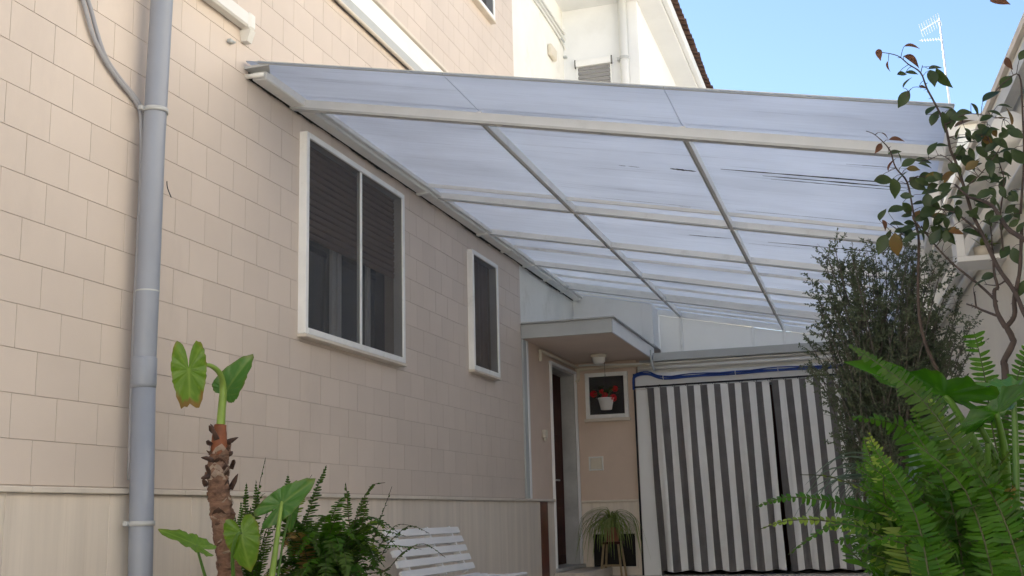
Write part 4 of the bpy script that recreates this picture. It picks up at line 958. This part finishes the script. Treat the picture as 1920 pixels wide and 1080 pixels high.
# ---------------- spider plant on its stand by the entrance
spn = thing('spider_plant', 'spider plant with long drooping leaves in a terracotta pot by the entrance', 'plant')
sp = PY(1148, 1012, 14.05); ZP = .118
st = thing('plant_stand', 'small wooden stool under the spider plant by the entrance', 'stand')
hz = sp.z-.02
s = MB(); s.bbox(sp.x-.12, sp.x+.12, 13.93, 14.17, hz-.03, hz-.001, .004); s.build('top', M['wood_dark'], st)
for sx in (-1, 1):
    for sy in (-1, 1):
        s = MB(); s.obox((sp.x+sx*.09, 14.05+sy*.09, hz-.03), (sp.x+sx*.13, 14.05+sy*.13, ZP), .022, .022, up=(0,1,0)); s.build('leg', M['dry'], st)
s = MB(); s.bbox(sp.x-.11, sp.x+.11, 13.94, 13.955, ZP+.13, ZP+.155, .002); s.build('stretcher', M['dry'], st)
pot(spn, (sp.x, 14.05, hz), .105, .17)
for i in range(120):
    a0 = R_(0, 6.28); l_ = R_(.24, .5); e = R_(.4, 1.35); d_ = Vector((math.cos(a0), math.sin(a0), 0)); b0 = Vector((sp.x, 14.05, hz+.15))+d_*R_(0, .04)
    if d_.y > .3: l_ *= .7
    p1 = b0+d_*l_*.35*math.cos(e)+Vector((0,0,l_*.55*math.sin(e))); p2 = b0+d_*l_*.75+Vector((0,0,l_*.45*math.sin(e)-.06)); p3 = b0+d_*l_*(.85+.2*math.cos(e))+Vector((0,0,-l_*R_(.1, .95)))
    P = smooth_path([b0, p1, p2, p3], 4); s = MB(); vs = []; sdv = d_.cross(Vector((0,0,1)))
    for k_, p in enumerate(P):
        wd = .011*(1-(k_/(len(P)-1))**2)+.001; p = Vector((p.x, min(p.y, YB-.05), max(p.z, ZP+.02))); vs += [p-sdv*wd, p+Vector((0,0,-.003)), p+sdv*wd]
    s.add(vs, [f for k_ in range(len(P)-1) for f in ((k_*3, k_*3+3, k_*3+4, k_*3+1), (k_*3+1, k_*3+4, k_*3+5, k_*3+2))]); s.build('leaf', M['spider'], spn, True)

# ---------------- hanging geranium
hg = thing('hanging_geranium', 'white hanging pot of red geraniums in front of the small back window', 'flower pot')
hpz = PY(1137, 768, 13.9)
s = MB(); s.lathe(hpz, [(0,0),(.068,0),(.095,.13),(.10,.13),(.10,.145),(.085,.145),(.08,.12),(0,.12)], 22); s.build('pot', M['white_pot'], hg, True)
for k_ in range(3):
    a0 = k_*2.09+.4; s = MB(); s.tube([hpz+Vector((.095*math.cos(a0), .095*math.sin(a0), .14)), Vector((hpz.x, 13.9, hpz.z+.44)), Vector((hpz.x, 13.9, PZ0-.001))], .002, 4); s.build('hanger', M['iron'], hg)
pm = MB()
for k_ in range(5):
    a0 = k_*1.2566; c_, s_ = math.cos(a0), math.sin(a0)
    pm.add([(0,0,0), (c_*.010-s_*.008, s_*.010+c_*.008, .003), (c_*.019, s_*.019, .001), (c_*.010+s_*.008, s_*.010-c_*.008, .003)], [(0,3,2,1)])
pmm = pm.mesh('floret', M['red'])
for i, (x_, y_, rr) in enumerate(((1113,739,.052),(1134,742,.048),(1150,746,.055),(1153,729,.045),(1128,734,.03))):
    c = PY(x_, y_, 13.84+.02*i); s = MB()
    for k_ in range(44):
        v = Vector((random.gauss(0,1), random.gauss(0,1), random.gauss(0,1))).normalized(); q = v.to_track_quat('Z', 'Y').to_matrix()
        for f_ in range(5):
            a0 = f_*1.2566
            s.add([c+v*rr*.75+q @ Vector(pp) for pp in ((0,0,0), (math.cos(a0-.5)*.012, math.sin(a0-.5)*.012, .004), (math.cos(a0)*.018, math.sin(a0)*.018, .001), (math.cos(a0+.5)*.012, math.sin(a0+.5)*.012, .004))], [(0,1,2,3)])
    s.build('flower_head', M['red'], hg)
    s = MB(); s.tube(smooth_path([Vector((hpz.x, 13.9, hpz.z+.12)), (Vector((hpz.x, 13.9, hpz.z+.16))+c)/2+Vector((0,0,.03)), c], 4), .004, 5); s.build('stem', M['petiole_d'], hg, True)
gm = leaf_mesh('leaf', M['rose'], .06, .95, .25, .1)
for i in range(34):
    o = link('leaf', gm, hg); a0 = R_(0, 6.28); e = R_(-.2, 1.0); rr = R_(.02, .11); c = Vector((hpz.x+rr*math.cos(a0)*1.2, 13.9+rr*math.sin(a0), hpz.z+R_(.13, .26)))
    orient(o, c, (math.cos(a0)*math.cos(e), math.sin(a0)*math.cos(e), math.sin(e)), (R_(-.4,.4), R_(-.8,.2), 1)); o.scale = (R_(.7,1.15),)*3

# ================================================================== RIGHT SIDE PLANTS
# ---------------- myrtle shrub
sh = thing('myrtle_shrub', 'dense twiggy shrub with tiny grey green leaves under the canopy edge', 'shrub')
YSH = 6.45; sb = PY(1680, 1010, YSH); sb = Vector((sb.x, YSH, .45))
pot(sh, (sb.x, sb.y, .001), .24, .46)
stems = MB(); lv = MB()
rnd = random.Random(12)
def tiny_leaf(p, d_, l_, wd):
    n1 = Vector((rnd.gauss(0,1), rnd.gauss(0,1), rnd.gauss(0,1))); sd_ = d_.cross(n1)
    if sd_.length < 1e-3: return
    sd_ = sd_.normalized()*wd; nn = sd_.cross(d_)*.35
    lv.add([p, p+d_*l_*.45+sd_+nn, p+d_*l_, p+d_*l_*.45-sd_+nn], [(0,1,2,3)])
for i in range(210):
    ang = rnd.uniform(0, 6.28); rr = rnd.random()**.55
    cpx = 1662+168*rr*math.cos(ang); cpy = 625+150*rr*math.sin(ang)
    if i % 7 == 0: cpx = rnd.uniform(1550, 1790); cpy = rnd.uniform(462, 520)
    if i > 188: cpx = rnd.uniform(1570, 1800); cpy = rnd.uniform(690, 880)
    tip_ = PY(cpx, cpy, YSH+rnd.uniform(-.38, .34)*(1.1-.5*rr))
    if tip_.x > wx(YSH)-.28: tip_.x = wx(YSH)-.28-rnd.random()*.1
    b0 = sb+Vector((rnd.uniform(-.12,.12), rnd.uniform(-.1,.1), 0))
    m_ = b0.lerp(tip_, .55)+Vector((rnd.uniform(-.06,.06)+(b0.x-tip_.x)*.2, rnd.uniform(-.06,.06), .08))
    P = smooth_path([b0, b0.lerp(m_, .5)+Vector((rnd.uniform(-.03,.03), 0, .03)), m_, tip_], 7)
    n_ = len(P); stems.tube(P, [.0055*(1-.8*k_/n_)+.0008 for k_ in range(n_)], 4, False)
    for k_ in range(int(n_*.46), n_):
        for rep in range(2):
            p = P[k_].lerp(P[min(k_+1, n_-1)], rnd.random()); ax = (P[min(k_+1, n_-1)]-P[k_-1]).normalized()
            tw = (ax*.55+Vector((rnd.gauss(0,.6), rnd.gauss(0,.6), rnd.gauss(.12,.45)))).normalized(); tl = rnd.uniform(.05, .16)*(1.15-.4*k_/n_)
            e = p+tw*tl; stems.tube([p, p+tw*tl*.5+Vector((0,0,.004)), e], [.0016, .0012, .0006], 3, False)
            if rnd.random() < .18: continue
            for q in range(int(tl/.0085)):
                u = (q+.4)/(tl/.0085); pp = p.lerp(e, u)
                for sg in (0, 1):
                    d_ = (tw*.5+Vector((rnd.gauss(0,1), rnd.gauss(0,1), rnd.gauss(.1,1))).normalized()*.9).normalized()
                    tiny_leaf(pp, d_, rnd.uniform(.013, .023), rnd.uniform(.0035, .0060))
stems.build('stems', M['twig_grey'], sh, True)
lv.build('foliage', M['myrtle'], sh, kind='stuff')

# ---------------- strap-leaved plant below the shrub
sl = thing('strap_leaf_plant', 'grey green strap leaved plant with arching toothed leaves below the shrub', 'plant')
sb2 = PY(1712, 935, 5.2); pot(sl, (sb2.x, sb2.y, .001), .13, sb2.z, 'soil')
for i in range(64):
    a0 = rnd.uniform(0, 6.28); l_ = rnd.uniform(.25, .48); d_ = Vector((math.cos(a0), math.sin(a0)*.7, 0)); up_ = rnd.uniform(.15, .8)
    b0 = sb2+d_*.04+Vector((0,0,.0)); hh = l_*up_*.75
    P = smooth_path([b0, b0+d_*l_*.3+Vector((0,0,hh*.8)), b0+d_*l_*.7+Vector((0,0,hh*.9)), b0+d_*l_*1.05+Vector((0,0,hh*.9-l_*rnd.uniform(.15,.6)))], 5)
    s = MB(); vs = []; sdv = d_.cross(Vector((0,0,1))).normalized(); n_ = len(P)
    for k_, p in enumerate(P):
        if p.x > wx(p.y)-.03: p = Vector((wx(p.y)-.03, p.y, p.z))
        u = k_/(n_-1); wd = .011*(1-u**2.2)+.0008; vs += [p-sdv*wd+Vector((0,0,wd*.7)), p, p+sdv*wd+Vector((0,0,wd*.7))]
    s.add(vs, [f for k_ in range(n_-1) for f in ((k_*3, k_*3+3, k_*3+4, k_*3+1), (k_*3+1, k_*3+4, k_*3+5, k_*3+2))])
    for k_ in range(1, n_-2):
        p = P[k_]; t_ = (P[k_+1]-P[k_]).normalized()
        for sg in (-1, 1):
            e = p+sdv*sg*.011; s.add([e, e+t_*.012, e+sdv*sg*.006+t_*.010], [(0,1,2)])
    s.build('leaf', M['strap'], sl, True)

# ---------------- rose bush
rb = thing('rose_bush', 'tall sparse rose bush with dark oval leaves against the sky and right wall', 'rose bush')
YR = 3.8
def rp(x_, y_, dy=0.0): return PY(x_, y_, YR+dy)
main = [rp(1880, 1150), rp(1884, 900), rp(1883, 700), rp(1882, 680), rp(1897, 645), rp(1899, 633), rp(1886, 612)]
branches = [
 (main, .011, .009, 0),
 ([rp(1886,612), rp(1870,582,.03), rp(1866,545,.05), rp(1870,541,.05), rp(1863,510,.06), rp(1860,470,.08)], .008, .003, 0),
 ([rp(1888,612), rp(1900,592,-.03), rp(1903,558,-.04), rp(1910,515,-.05), rp(1914,470,-.06), rp(1916,420,-.05)], .008, .005, 0),
 ([rp(1940,620,-.1), rp(1920,584,-.08), rp(1903,550,-.05), rp(1871,500,0), rp(1845,444,.04), rp(1823,403,.06), rp(1806,353,.08), rp(1792,307,.08), rp(1782,280,.08), rp(1772,235,.08), rp(1757,200,.1), rp(1740,165,.1), rp(1727,137,.1), rp(1702,122,.1), rp(1682,107,.1), rp(1652,97,.1)], .008, .0012, 1),
 ([rp(1960,480,-.15), rp(1919,447,-.12), rp(1890,428,-.08), rp(1871,401,-.05), rp(1861,384,-.03), rp(1832,375,.0), rp(1816,367,.03), rp(1790,345,.06)], .009, .003, 1),
 ([rp(1869,593,.02), rp(1842,580,.08), rp(1830,575,.1), rp(1812,571,.12)], .0045, .0025, 0),
 ([rp(1830,575,.1), rp(1826,555,.12), rp(1825,548,.12)], .003, .002, 0),
 ([rp(1867,564,.04), rp(1842,538,.1), rp(1816,519,.13), rp(1775,483,.16), rp(1739,440,.2), rp(1728,424,.2)], .0045, .0022, 1),
 ([rp(1760,700,.3), rp(1738,650,.28), rp(1725,590,.25), rp(1723,517,.24), rp(1722,456,.22), rp(1719,420,.2), rp(1712,396,.2), rp(1700,343,.2), rp(1680,315,.2), rp(1670,285,.2), rp(1662,272,.2), rp(1640,252,.2), rp(1624,245,.2)], .006, .0012, 1),
 ([rp(1845,444,.04), rp(1815,415,.1), rp(1790,400,.13), rp(1760,390,.16)], .004, .002, 1),
 ([rp(1915,400,-.05), rp(1919,300,-.08), rp(1916,200,-.1), rp(1912,140,-.1), rp(1887,152,-.08), rp(1867,171,-.06)], .004, .0015, 1),
 ([rp(1880,470,.0), rp(1878,400,.05), rp(1880,330,.1), rp(1855,260,.12), rp(1850,230,.12)], .003, .0012, 1),
 ([rp(1727,137,.1), rp(1728,122,.1)], .0015, .001, 0),
 ([rp(1740,165,.1), rp(1712,165,.1), rp(1700,180,.1)], .0012, .0008, 0),
 ([rp(1792,307,.08), rp(1765,290,.1), rp(1742,300,.1)], .0018, .001, 1),
 ([rp(1806,353,.08), rp(1835,330,.05), rp(1860,300,.05), rp(1880,270,.03)], .0022, .001, 1),
 ([rp(1700,343,.2), rp(1720,330,.2), rp(1750,335,.15)], .002, .001, 1),
 ([rp(1719,420,.2), rp(1690,440,.2), rp(1655,475,.2)], .002, .001, 1),
 ([rp(1860,470,.08), rp(1858,440,.08), rp(1856,400,.1)], .003, .0015, 0),
 ([rp(1772,235,.08), rp(1810,215,.06), rp(1850,215,.05), rp(1880,222,.03)], .0018, .001, 1),
 ([rp(1883,526,0), rp(1870,534,.05), rp(1846,534,.1)], .003, .001, 0),
]
allp = []
for i, (P, r0, r1, lf_) in enumerate(branches):
    Q = smooth_path([p+Vector((R_(-.003,.003), R_(-.004,.004), R_(-.003,.003))) for p in P], 4); n_ = len(Q)
    s = MB(); s.tube(Q, [r0+(r1-r0)*k_/(n_-1) for k_ in range(n_)], 7, True, 0, .12)
    for k_ in range(2, n_-1):
        if random.random() < .35 and r1 < .006:
            a0 = R_(0, 6.28); d_ = Vector((math.cos(a0), math.sin(a0)*.3, math.sin(a0))); s.tube([Q[k_], Q[k_]+d_*(r0*.8+.006)], [.002, .0002], 4, False)
    s.build('stem' if i == 0 else 'branch', M['twig'], rb, True)
    allp += Q
LP = [ # px, py, size px, kind (g green, y old, d dry), angle deg (0 right, 90 up)
 (1709,85,26,'d',10),(1648,100,14,'d',-80),(1664,124,18,'d',-100),(1712,112,34,'d',-20),(1692,138,18,'g',10),(1710,136,22,'g',0),(1700,153,24,'g',60),(1754,126,24,'g',15),(1749,145,26,'g',-70),(1768,148,42,'g',-58),(1694,186,34,'g',-125),(1730,162,12,'d',0),
 (1745,205,24,'g',50),(1752,220,30,'g',70),(1777,202,28,'g',-2),(1772,228,34,'g',-75),(1783,222,34,'g',-95),(1798,220,30,'g',5),(1808,228,36,'y',30),(1808,210,28,'g',10),(1830,205,26,'g',-50),(1850,220,26,'g',30),(1866,211,26,'g',-10),(1878,220,26,'y',170),(1895,218,32,'y',95),(1885,198,26,'g',0),(1858,178,36,'g',40),(1887,152,32,'g',50),(1890,118,20,'d',-70),(1917,102,22,'g',60),
 (1862,242,24,'g',10),(1838,252,34,'g',20),(1852,265,32,'g',70),(1866,267,30,'g',45),(1878,268,30,'g',-30),(1805,257,26,'g',20),(1802,277,28,'g',60),(1748,277,28,'g',60),(1765,272,26,'g',10),(1680,260,24,'d',10),(1660,252,16,'d',-20),(1648,277,16,'d',-120),(1678,285,24,'g',20),(1688,295,22,'g',-60),(1668,308,24,'d',80),(1704,304,28,'g',30),(1731,301,30,'g',0),(1735,309,24,'g',-10),(1712,316,22,'y',0),(1800,292,30,'g',0),(1892,280,36,'g',20),(1912,295,38,'g',-40),(1890,295,28,'g',-70),(1865,288,30,'g',30),(1842,285,28,'g',-40),
 (1658,337,34,'g',5),(1678,353,34,'g',-80),(1720,345,34,'g',-40),(1754,331,36,'y',5),(1779,327,32,'y',40),(1746,358,34,'g',20),(1772,350,30,'g',30),(1700,367,22,'g',0),(1725,380,24,'g',15),(1683,391,34,'g',20),(1654,401,24,'g',70),(1700,404,18,'g',10),(1659,420,16,'d',-60),(1683,419,26,'g',5),(1707,418,22,'g',0),(1736,418,32,'g',70),(1741,396,34,'g',30),(1750,384,34,'g',-30),(1760,372,34,'g',40),(1794,370,30,'g',10),(1806,358,28,'g',40),(1691,432,26,'g',15),(1680,459,40,'y',-85),(1654,458,34,'g',-110),(1753,444,30,'g',60),(1776,440,28,'g',70),(1824,436,38,'g',-10),(1847,362,34,'g',30),(1828,372,30,'g',-20),(1845,385,30,'g',0),(1869,336,26,'g',30),(1895,391,26,'g',40),(1890,408,26,'g',60),(1905,406,20,'g',-10),(1902,418,22,'g',30),(1914,425,26,'g',60),(1885,471,28,'g',60),(1905,481,32,'g',-70),(1837,529,28,'g',40),(1854,517,26,'g',20),(1917,538,34,'g',70),(1880,344,26,'g',80),(1822,335,26,'g',20),(1818,300,30,'g',-20),(1780,390,28,'g',-10),(1765,405,26,'g',20),(1735,330,26,'g',30),(1690,330,24,'g',60),(1875,300,28,'g',10),(1905,250,30,'g',-20),(1885,250,26,'g',40),(1820,265,26,'g',10),(1875,1,34,'d',2),(1790,315,26,'g',-30),(1730,440,26,'g',-60),(1712,440,22,'g',20),(1666,440,18,'g',60)]
rl = {'g': leaf_mesh('leaf', M['rose'], 1, .56, .3, .2), 'y': leaf_mesh('leaf', M['rose_y'], 1, .54, .25, .2), 'd': leaf_mesh('leaf', M['rose_dry'], 1, .5, .5, .4)}
for k_ in range(85):
    b_ = random.choice(((1700,1800,330,450),(1790,1900,230,330),(1820,1915,330,430)))
    LP.append((R_(b_[0], b_[1]), R_(b_[2], b_[3]), R_(16, 30), 'g' if random.random() < .85 else 'y', R_(-90, 90)))
twg = MB()
for (x_, y_, sz, kd, an_) in LP:
    near = min(allp, key=lambda p: (proj(p)[0]-x_)**2+(proj(p)[1]-y_)**2)
    dpt = near.y+R_(-.06, .06); a0 = math.radians(an_); ln = sz*1.12
    b0 = PY(x_-math.cos(a0)*ln/2, y_+math.sin(a0)*ln/2, dpt); e0 = PY(x_+math.cos(a0)*ln/2, y_-math.sin(a0)*ln/2, dpt+R_(-.02, .02))
    near = min(allp, key=lambda p: (p-b0).length); L_ = (e0-b0).length
    nrm = toc(b0)*R_(.25, 1)+Vector((R_(-.6,.6), R_(-.2,.2), R_(.1,1.0)))
    o = link('leaf', rl[kd], rb); orient(o, b0, e0-b0, nrm); o.scale = (L_, L_*R_(.85, 1.1), L_)
    if (near-b0).length < .16:
        twg.tube([near, near.lerp(b0, .5)+Vector((0, 0, .004)), b0], [.0012, .001, .0008], 4, False)
twg.build('leaf_stalks', M['twig'], rb, kind='stuff')

# ---------------- big elephant ear, right foreground
er = thing('large_elephant_ear', 'glossy elephant ear with broad green leaves among the right hand ferns', 'plant')
YE_ = 3.25; eb = PY(1885, 1180, YE_); pot(er, (eb.x, eb.y, .001), .17, .34)
b1 = PY(1770, 742, 3.15)
petiole(er, [Vector((eb.x, eb.y, .32)), PY(1870, 1000, 3.25), PY(1840, 860, 3.2), PY(1790, 765, 3.16), b1], .016, .007, 'petiole_d')
big_leaf(er, b1, PY(1603, 698, 3.05)-b1, Vector((.12, .16, 1)), .27, .24, M['alo_d'], lobe=.42, wavy=.05, seed=31, cup=.22, curl=-.1)
b2 = PY(1868, 775, 3.0)
petiole(er, [Vector((eb.x, eb.y, .32)), PY(1890, 1000, 3.2), PY(1885, 860, 3.1), b2], .016, .007, 'petiole_d')
big_leaf(er, b2, PY(1705, 850, 2.85)-b2, Vector((.05, .50, 1)), .27, .30, M['alo_d'], lobe=.4, wavy=.04, seed=33, cup=.12, curl=.15)
b3 = PY(1900, 735, 3.35)
petiole(er, [Vector((eb.x, eb.y, .32)), PY(1905, 900, 3.35), b3], .013, .006, 'petiole_d')
big_leaf(er, b3, PY(1822, 742, 3.3)-b3, Vector((.2, -.5, 1)), .17, .16, M['alo_b'], lobe=.4, wavy=.06, seed=35, cup=.15)
b4 = PY(1755, 1030, 2.9)
petiole(er, [Vector((eb.x, eb.y, .32)), PY(1840, 1100, 3.0), b4], .012, .006, 'petiole_d')
big_leaf(er, b4, PY(1640, 1085, 2.8)-b4, Vector((.1, -.5, 1)), .15, .14, M['alo_b'], lobe=.4, wavy=.05, seed=36, cup=.15)
for (pa, pb, pc_) in (((1905,1090),(1880,900),(1838,800)), ((1870,1100),(1855,930),(1852,830))):
    petiole(er, [PY(*pa, 3.2), PY(*pb, 3.15), PY(*pc_, 3.1)], .013, .007, 'petiole_d')

# ---------------- ferns, right foreground
f1 = thing('right_fern', 'big bright green Boston fern filling the lower right corner', 'fern')
fb1 = PY(1830, 1180, 3.1); pot(f1, (fb1.x, fb1.y+.02, .001), .2, fb1.z-.08)
def fr(path, wd, mt, np_, seed, rg=0.0, up=(0,0,1), tp_=.08):
    frond(f1, path, wd, M[mt], M['rachis'], np_, seed, up, rg, tp_)
camv = tuple(-_fw)
fr([fb1, PY(1915,1075,2.85), PY(1800,850,2.8), PY(1710,730,2.82), PY(1590,645,2.9)], .056, 'fern_b', 76, 1, 0, (-.25,-.85,.45))
fr([fb1, PY(1790,1060,3.0), PY(1700,985,2.95), PY(1580,945,2.9), PY(1480,932,2.86), PY(1418,950,2.84)], .042, 'fern_a', 54, 2, .02, (0,-.75,.65))
fr([fb1, PY(1790,1090,3.0), PY(1690,1010,2.9), PY(1560,978,2.9), PY(1480,976,2.88), PY(1425,992,2.86)], .032, 'fern_y', 48, 3, .06, (0,-.7,.7))
fr([fb1, PY(1880,950,3.3), PY(1858,790,3.4), PY(1845,700,3.42), PY(1826,622,3.42)], .060, 'fern_a', 58, 4, 0, (.1,-.9,.2), .5)
fr([fb1, PY(1895,950,3.35), PY(1900,800,3.45), PY(1907,710,3.5), PY(1935,640,3.5)], .055, 'fern_a', 58, 5, 0, (.1,-.9,.2), .3)
fr([fb1, PY(1810,1000,3.2), PY(1745,880,3.2), PY(1690,800,3.2), PY(1592,782,3.15)], .068, 'fern_a', 40, 6, 0, (-.2,-.7,.6))
fr([fb1, PY(1800,1040,3.2), PY(1740,930,3.2), PY(1680,880,3.2), PY(1620,895,3.2)], .06, 'fern_a', 36, 7, 0, (-.2,-.6,.7))
fr([fb1, PY(1760,1080,2.9), PY(1640,1000,2.8), PY(1560,985,2.78), PY(1478,1040,2.76)], .022, 'fern_a', 40, 8, .05, (0,-.7,.7))
fr([fb1, PY(1780,1060,2.8), PY(1720,1030,2.7), PY(1650,1010,2.68), PY(1600,1040,2.66)], .040, 'fern_a', 34, 9, 0, (0,-.7,.7))
fr([fb1, PY(1720,1010,3.1), PY(1640,930,3.1), PY(1560,895,3.1), PY(1500,890,3.1)], .010, 'fern_y', 26, 10, .45, (0,-.7,.7))
for i in range(80):
    sx = R_(1610, 1935); sy = R_(830, 1060) if sx > 1700 else R_(915, 1070)
    d_ = R_(2.5, 3.4); tip_ = PY(sx-R_(0, 60), sy, d_)
    b0 = fb1+Vector((R_(-.07,.07), R_(-.1,.1), R_(-.03,.02)))
    fr(arc(b0, tip_, R_(.02, .10), R_(-.08, .08)), R_(.05, .085), 'fern_dry' if i % 24 == 5 else random.choice(('fern_a','fern_a','fern_b','fern_a','fern_y') if i % 3 == 0 else ('fern_a','fern_b')), 34, 500+i, R_(0, .06), (R_(-.4,.3), R_(-.95,-.4), R_(.3,.9)))
for i in range(22):
    bxp = 1700+R_(0, 240); byp = 1130+R_(-30, 40); ln = R_(260, 400); an_ = math.radians(R_(108, 142)); d_ = R_(2.55, 3.1)
    tx, ty = bxp+math.cos(an_)*ln, byp-math.sin(an_)*ln
    if tx < 1600: tx = 1600+R_(0, 40)
    b0 = PY(bxp, byp, d_+.05); t_ = PY(tx, ty, d_); m_ = b0.lerp(t_, .5)+Vector((R_(0,.03), 0, R_(.01,.05)))
    fr([fb1.lerp(b0, .5), b0, m_, t_], R_(.042, .060), 'fern_a' if i % 9 else 'fern_y', 60, 900+i, R_(0, .03), (R_(-.5,-.1), R_(-.9,-.5), R_(.3,.8)))
# small succulent sprigs between the fronds
sg_ = thing('succulent_sprig', 'pale succulent sprig poking out between the right ferns', 'plant')
for k_, P in enumerate((((1705,1003),(1728,1012),(1760,1028),(1790,1045)), ((1757,1005),(1770,1018),(1788,1030),(1800,1060)))):
    Q = smooth_path([PY(x_, y_, 2.72) for x_, y_ in P]+[fb1+Vector((0,0,-.02))], 5); s = MB(); s.tube(Q, .0018, 5); s.build('stem', M['petiole_d'], sg_, True)
    for q in Q[:9]:
        s = MB()
        for r in range(5):
            c = q+Vector((R_(-.006,.006), R_(-.006,.006), R_(-.005,.007))); s.lathe(c, [(0,-.0026),(.0028,-.0012),(.0032,.0006),(.0018,.0024),(0,.003)], 7)
        s.build('leaf_cluster', M['alo_pale'], sg_, True)
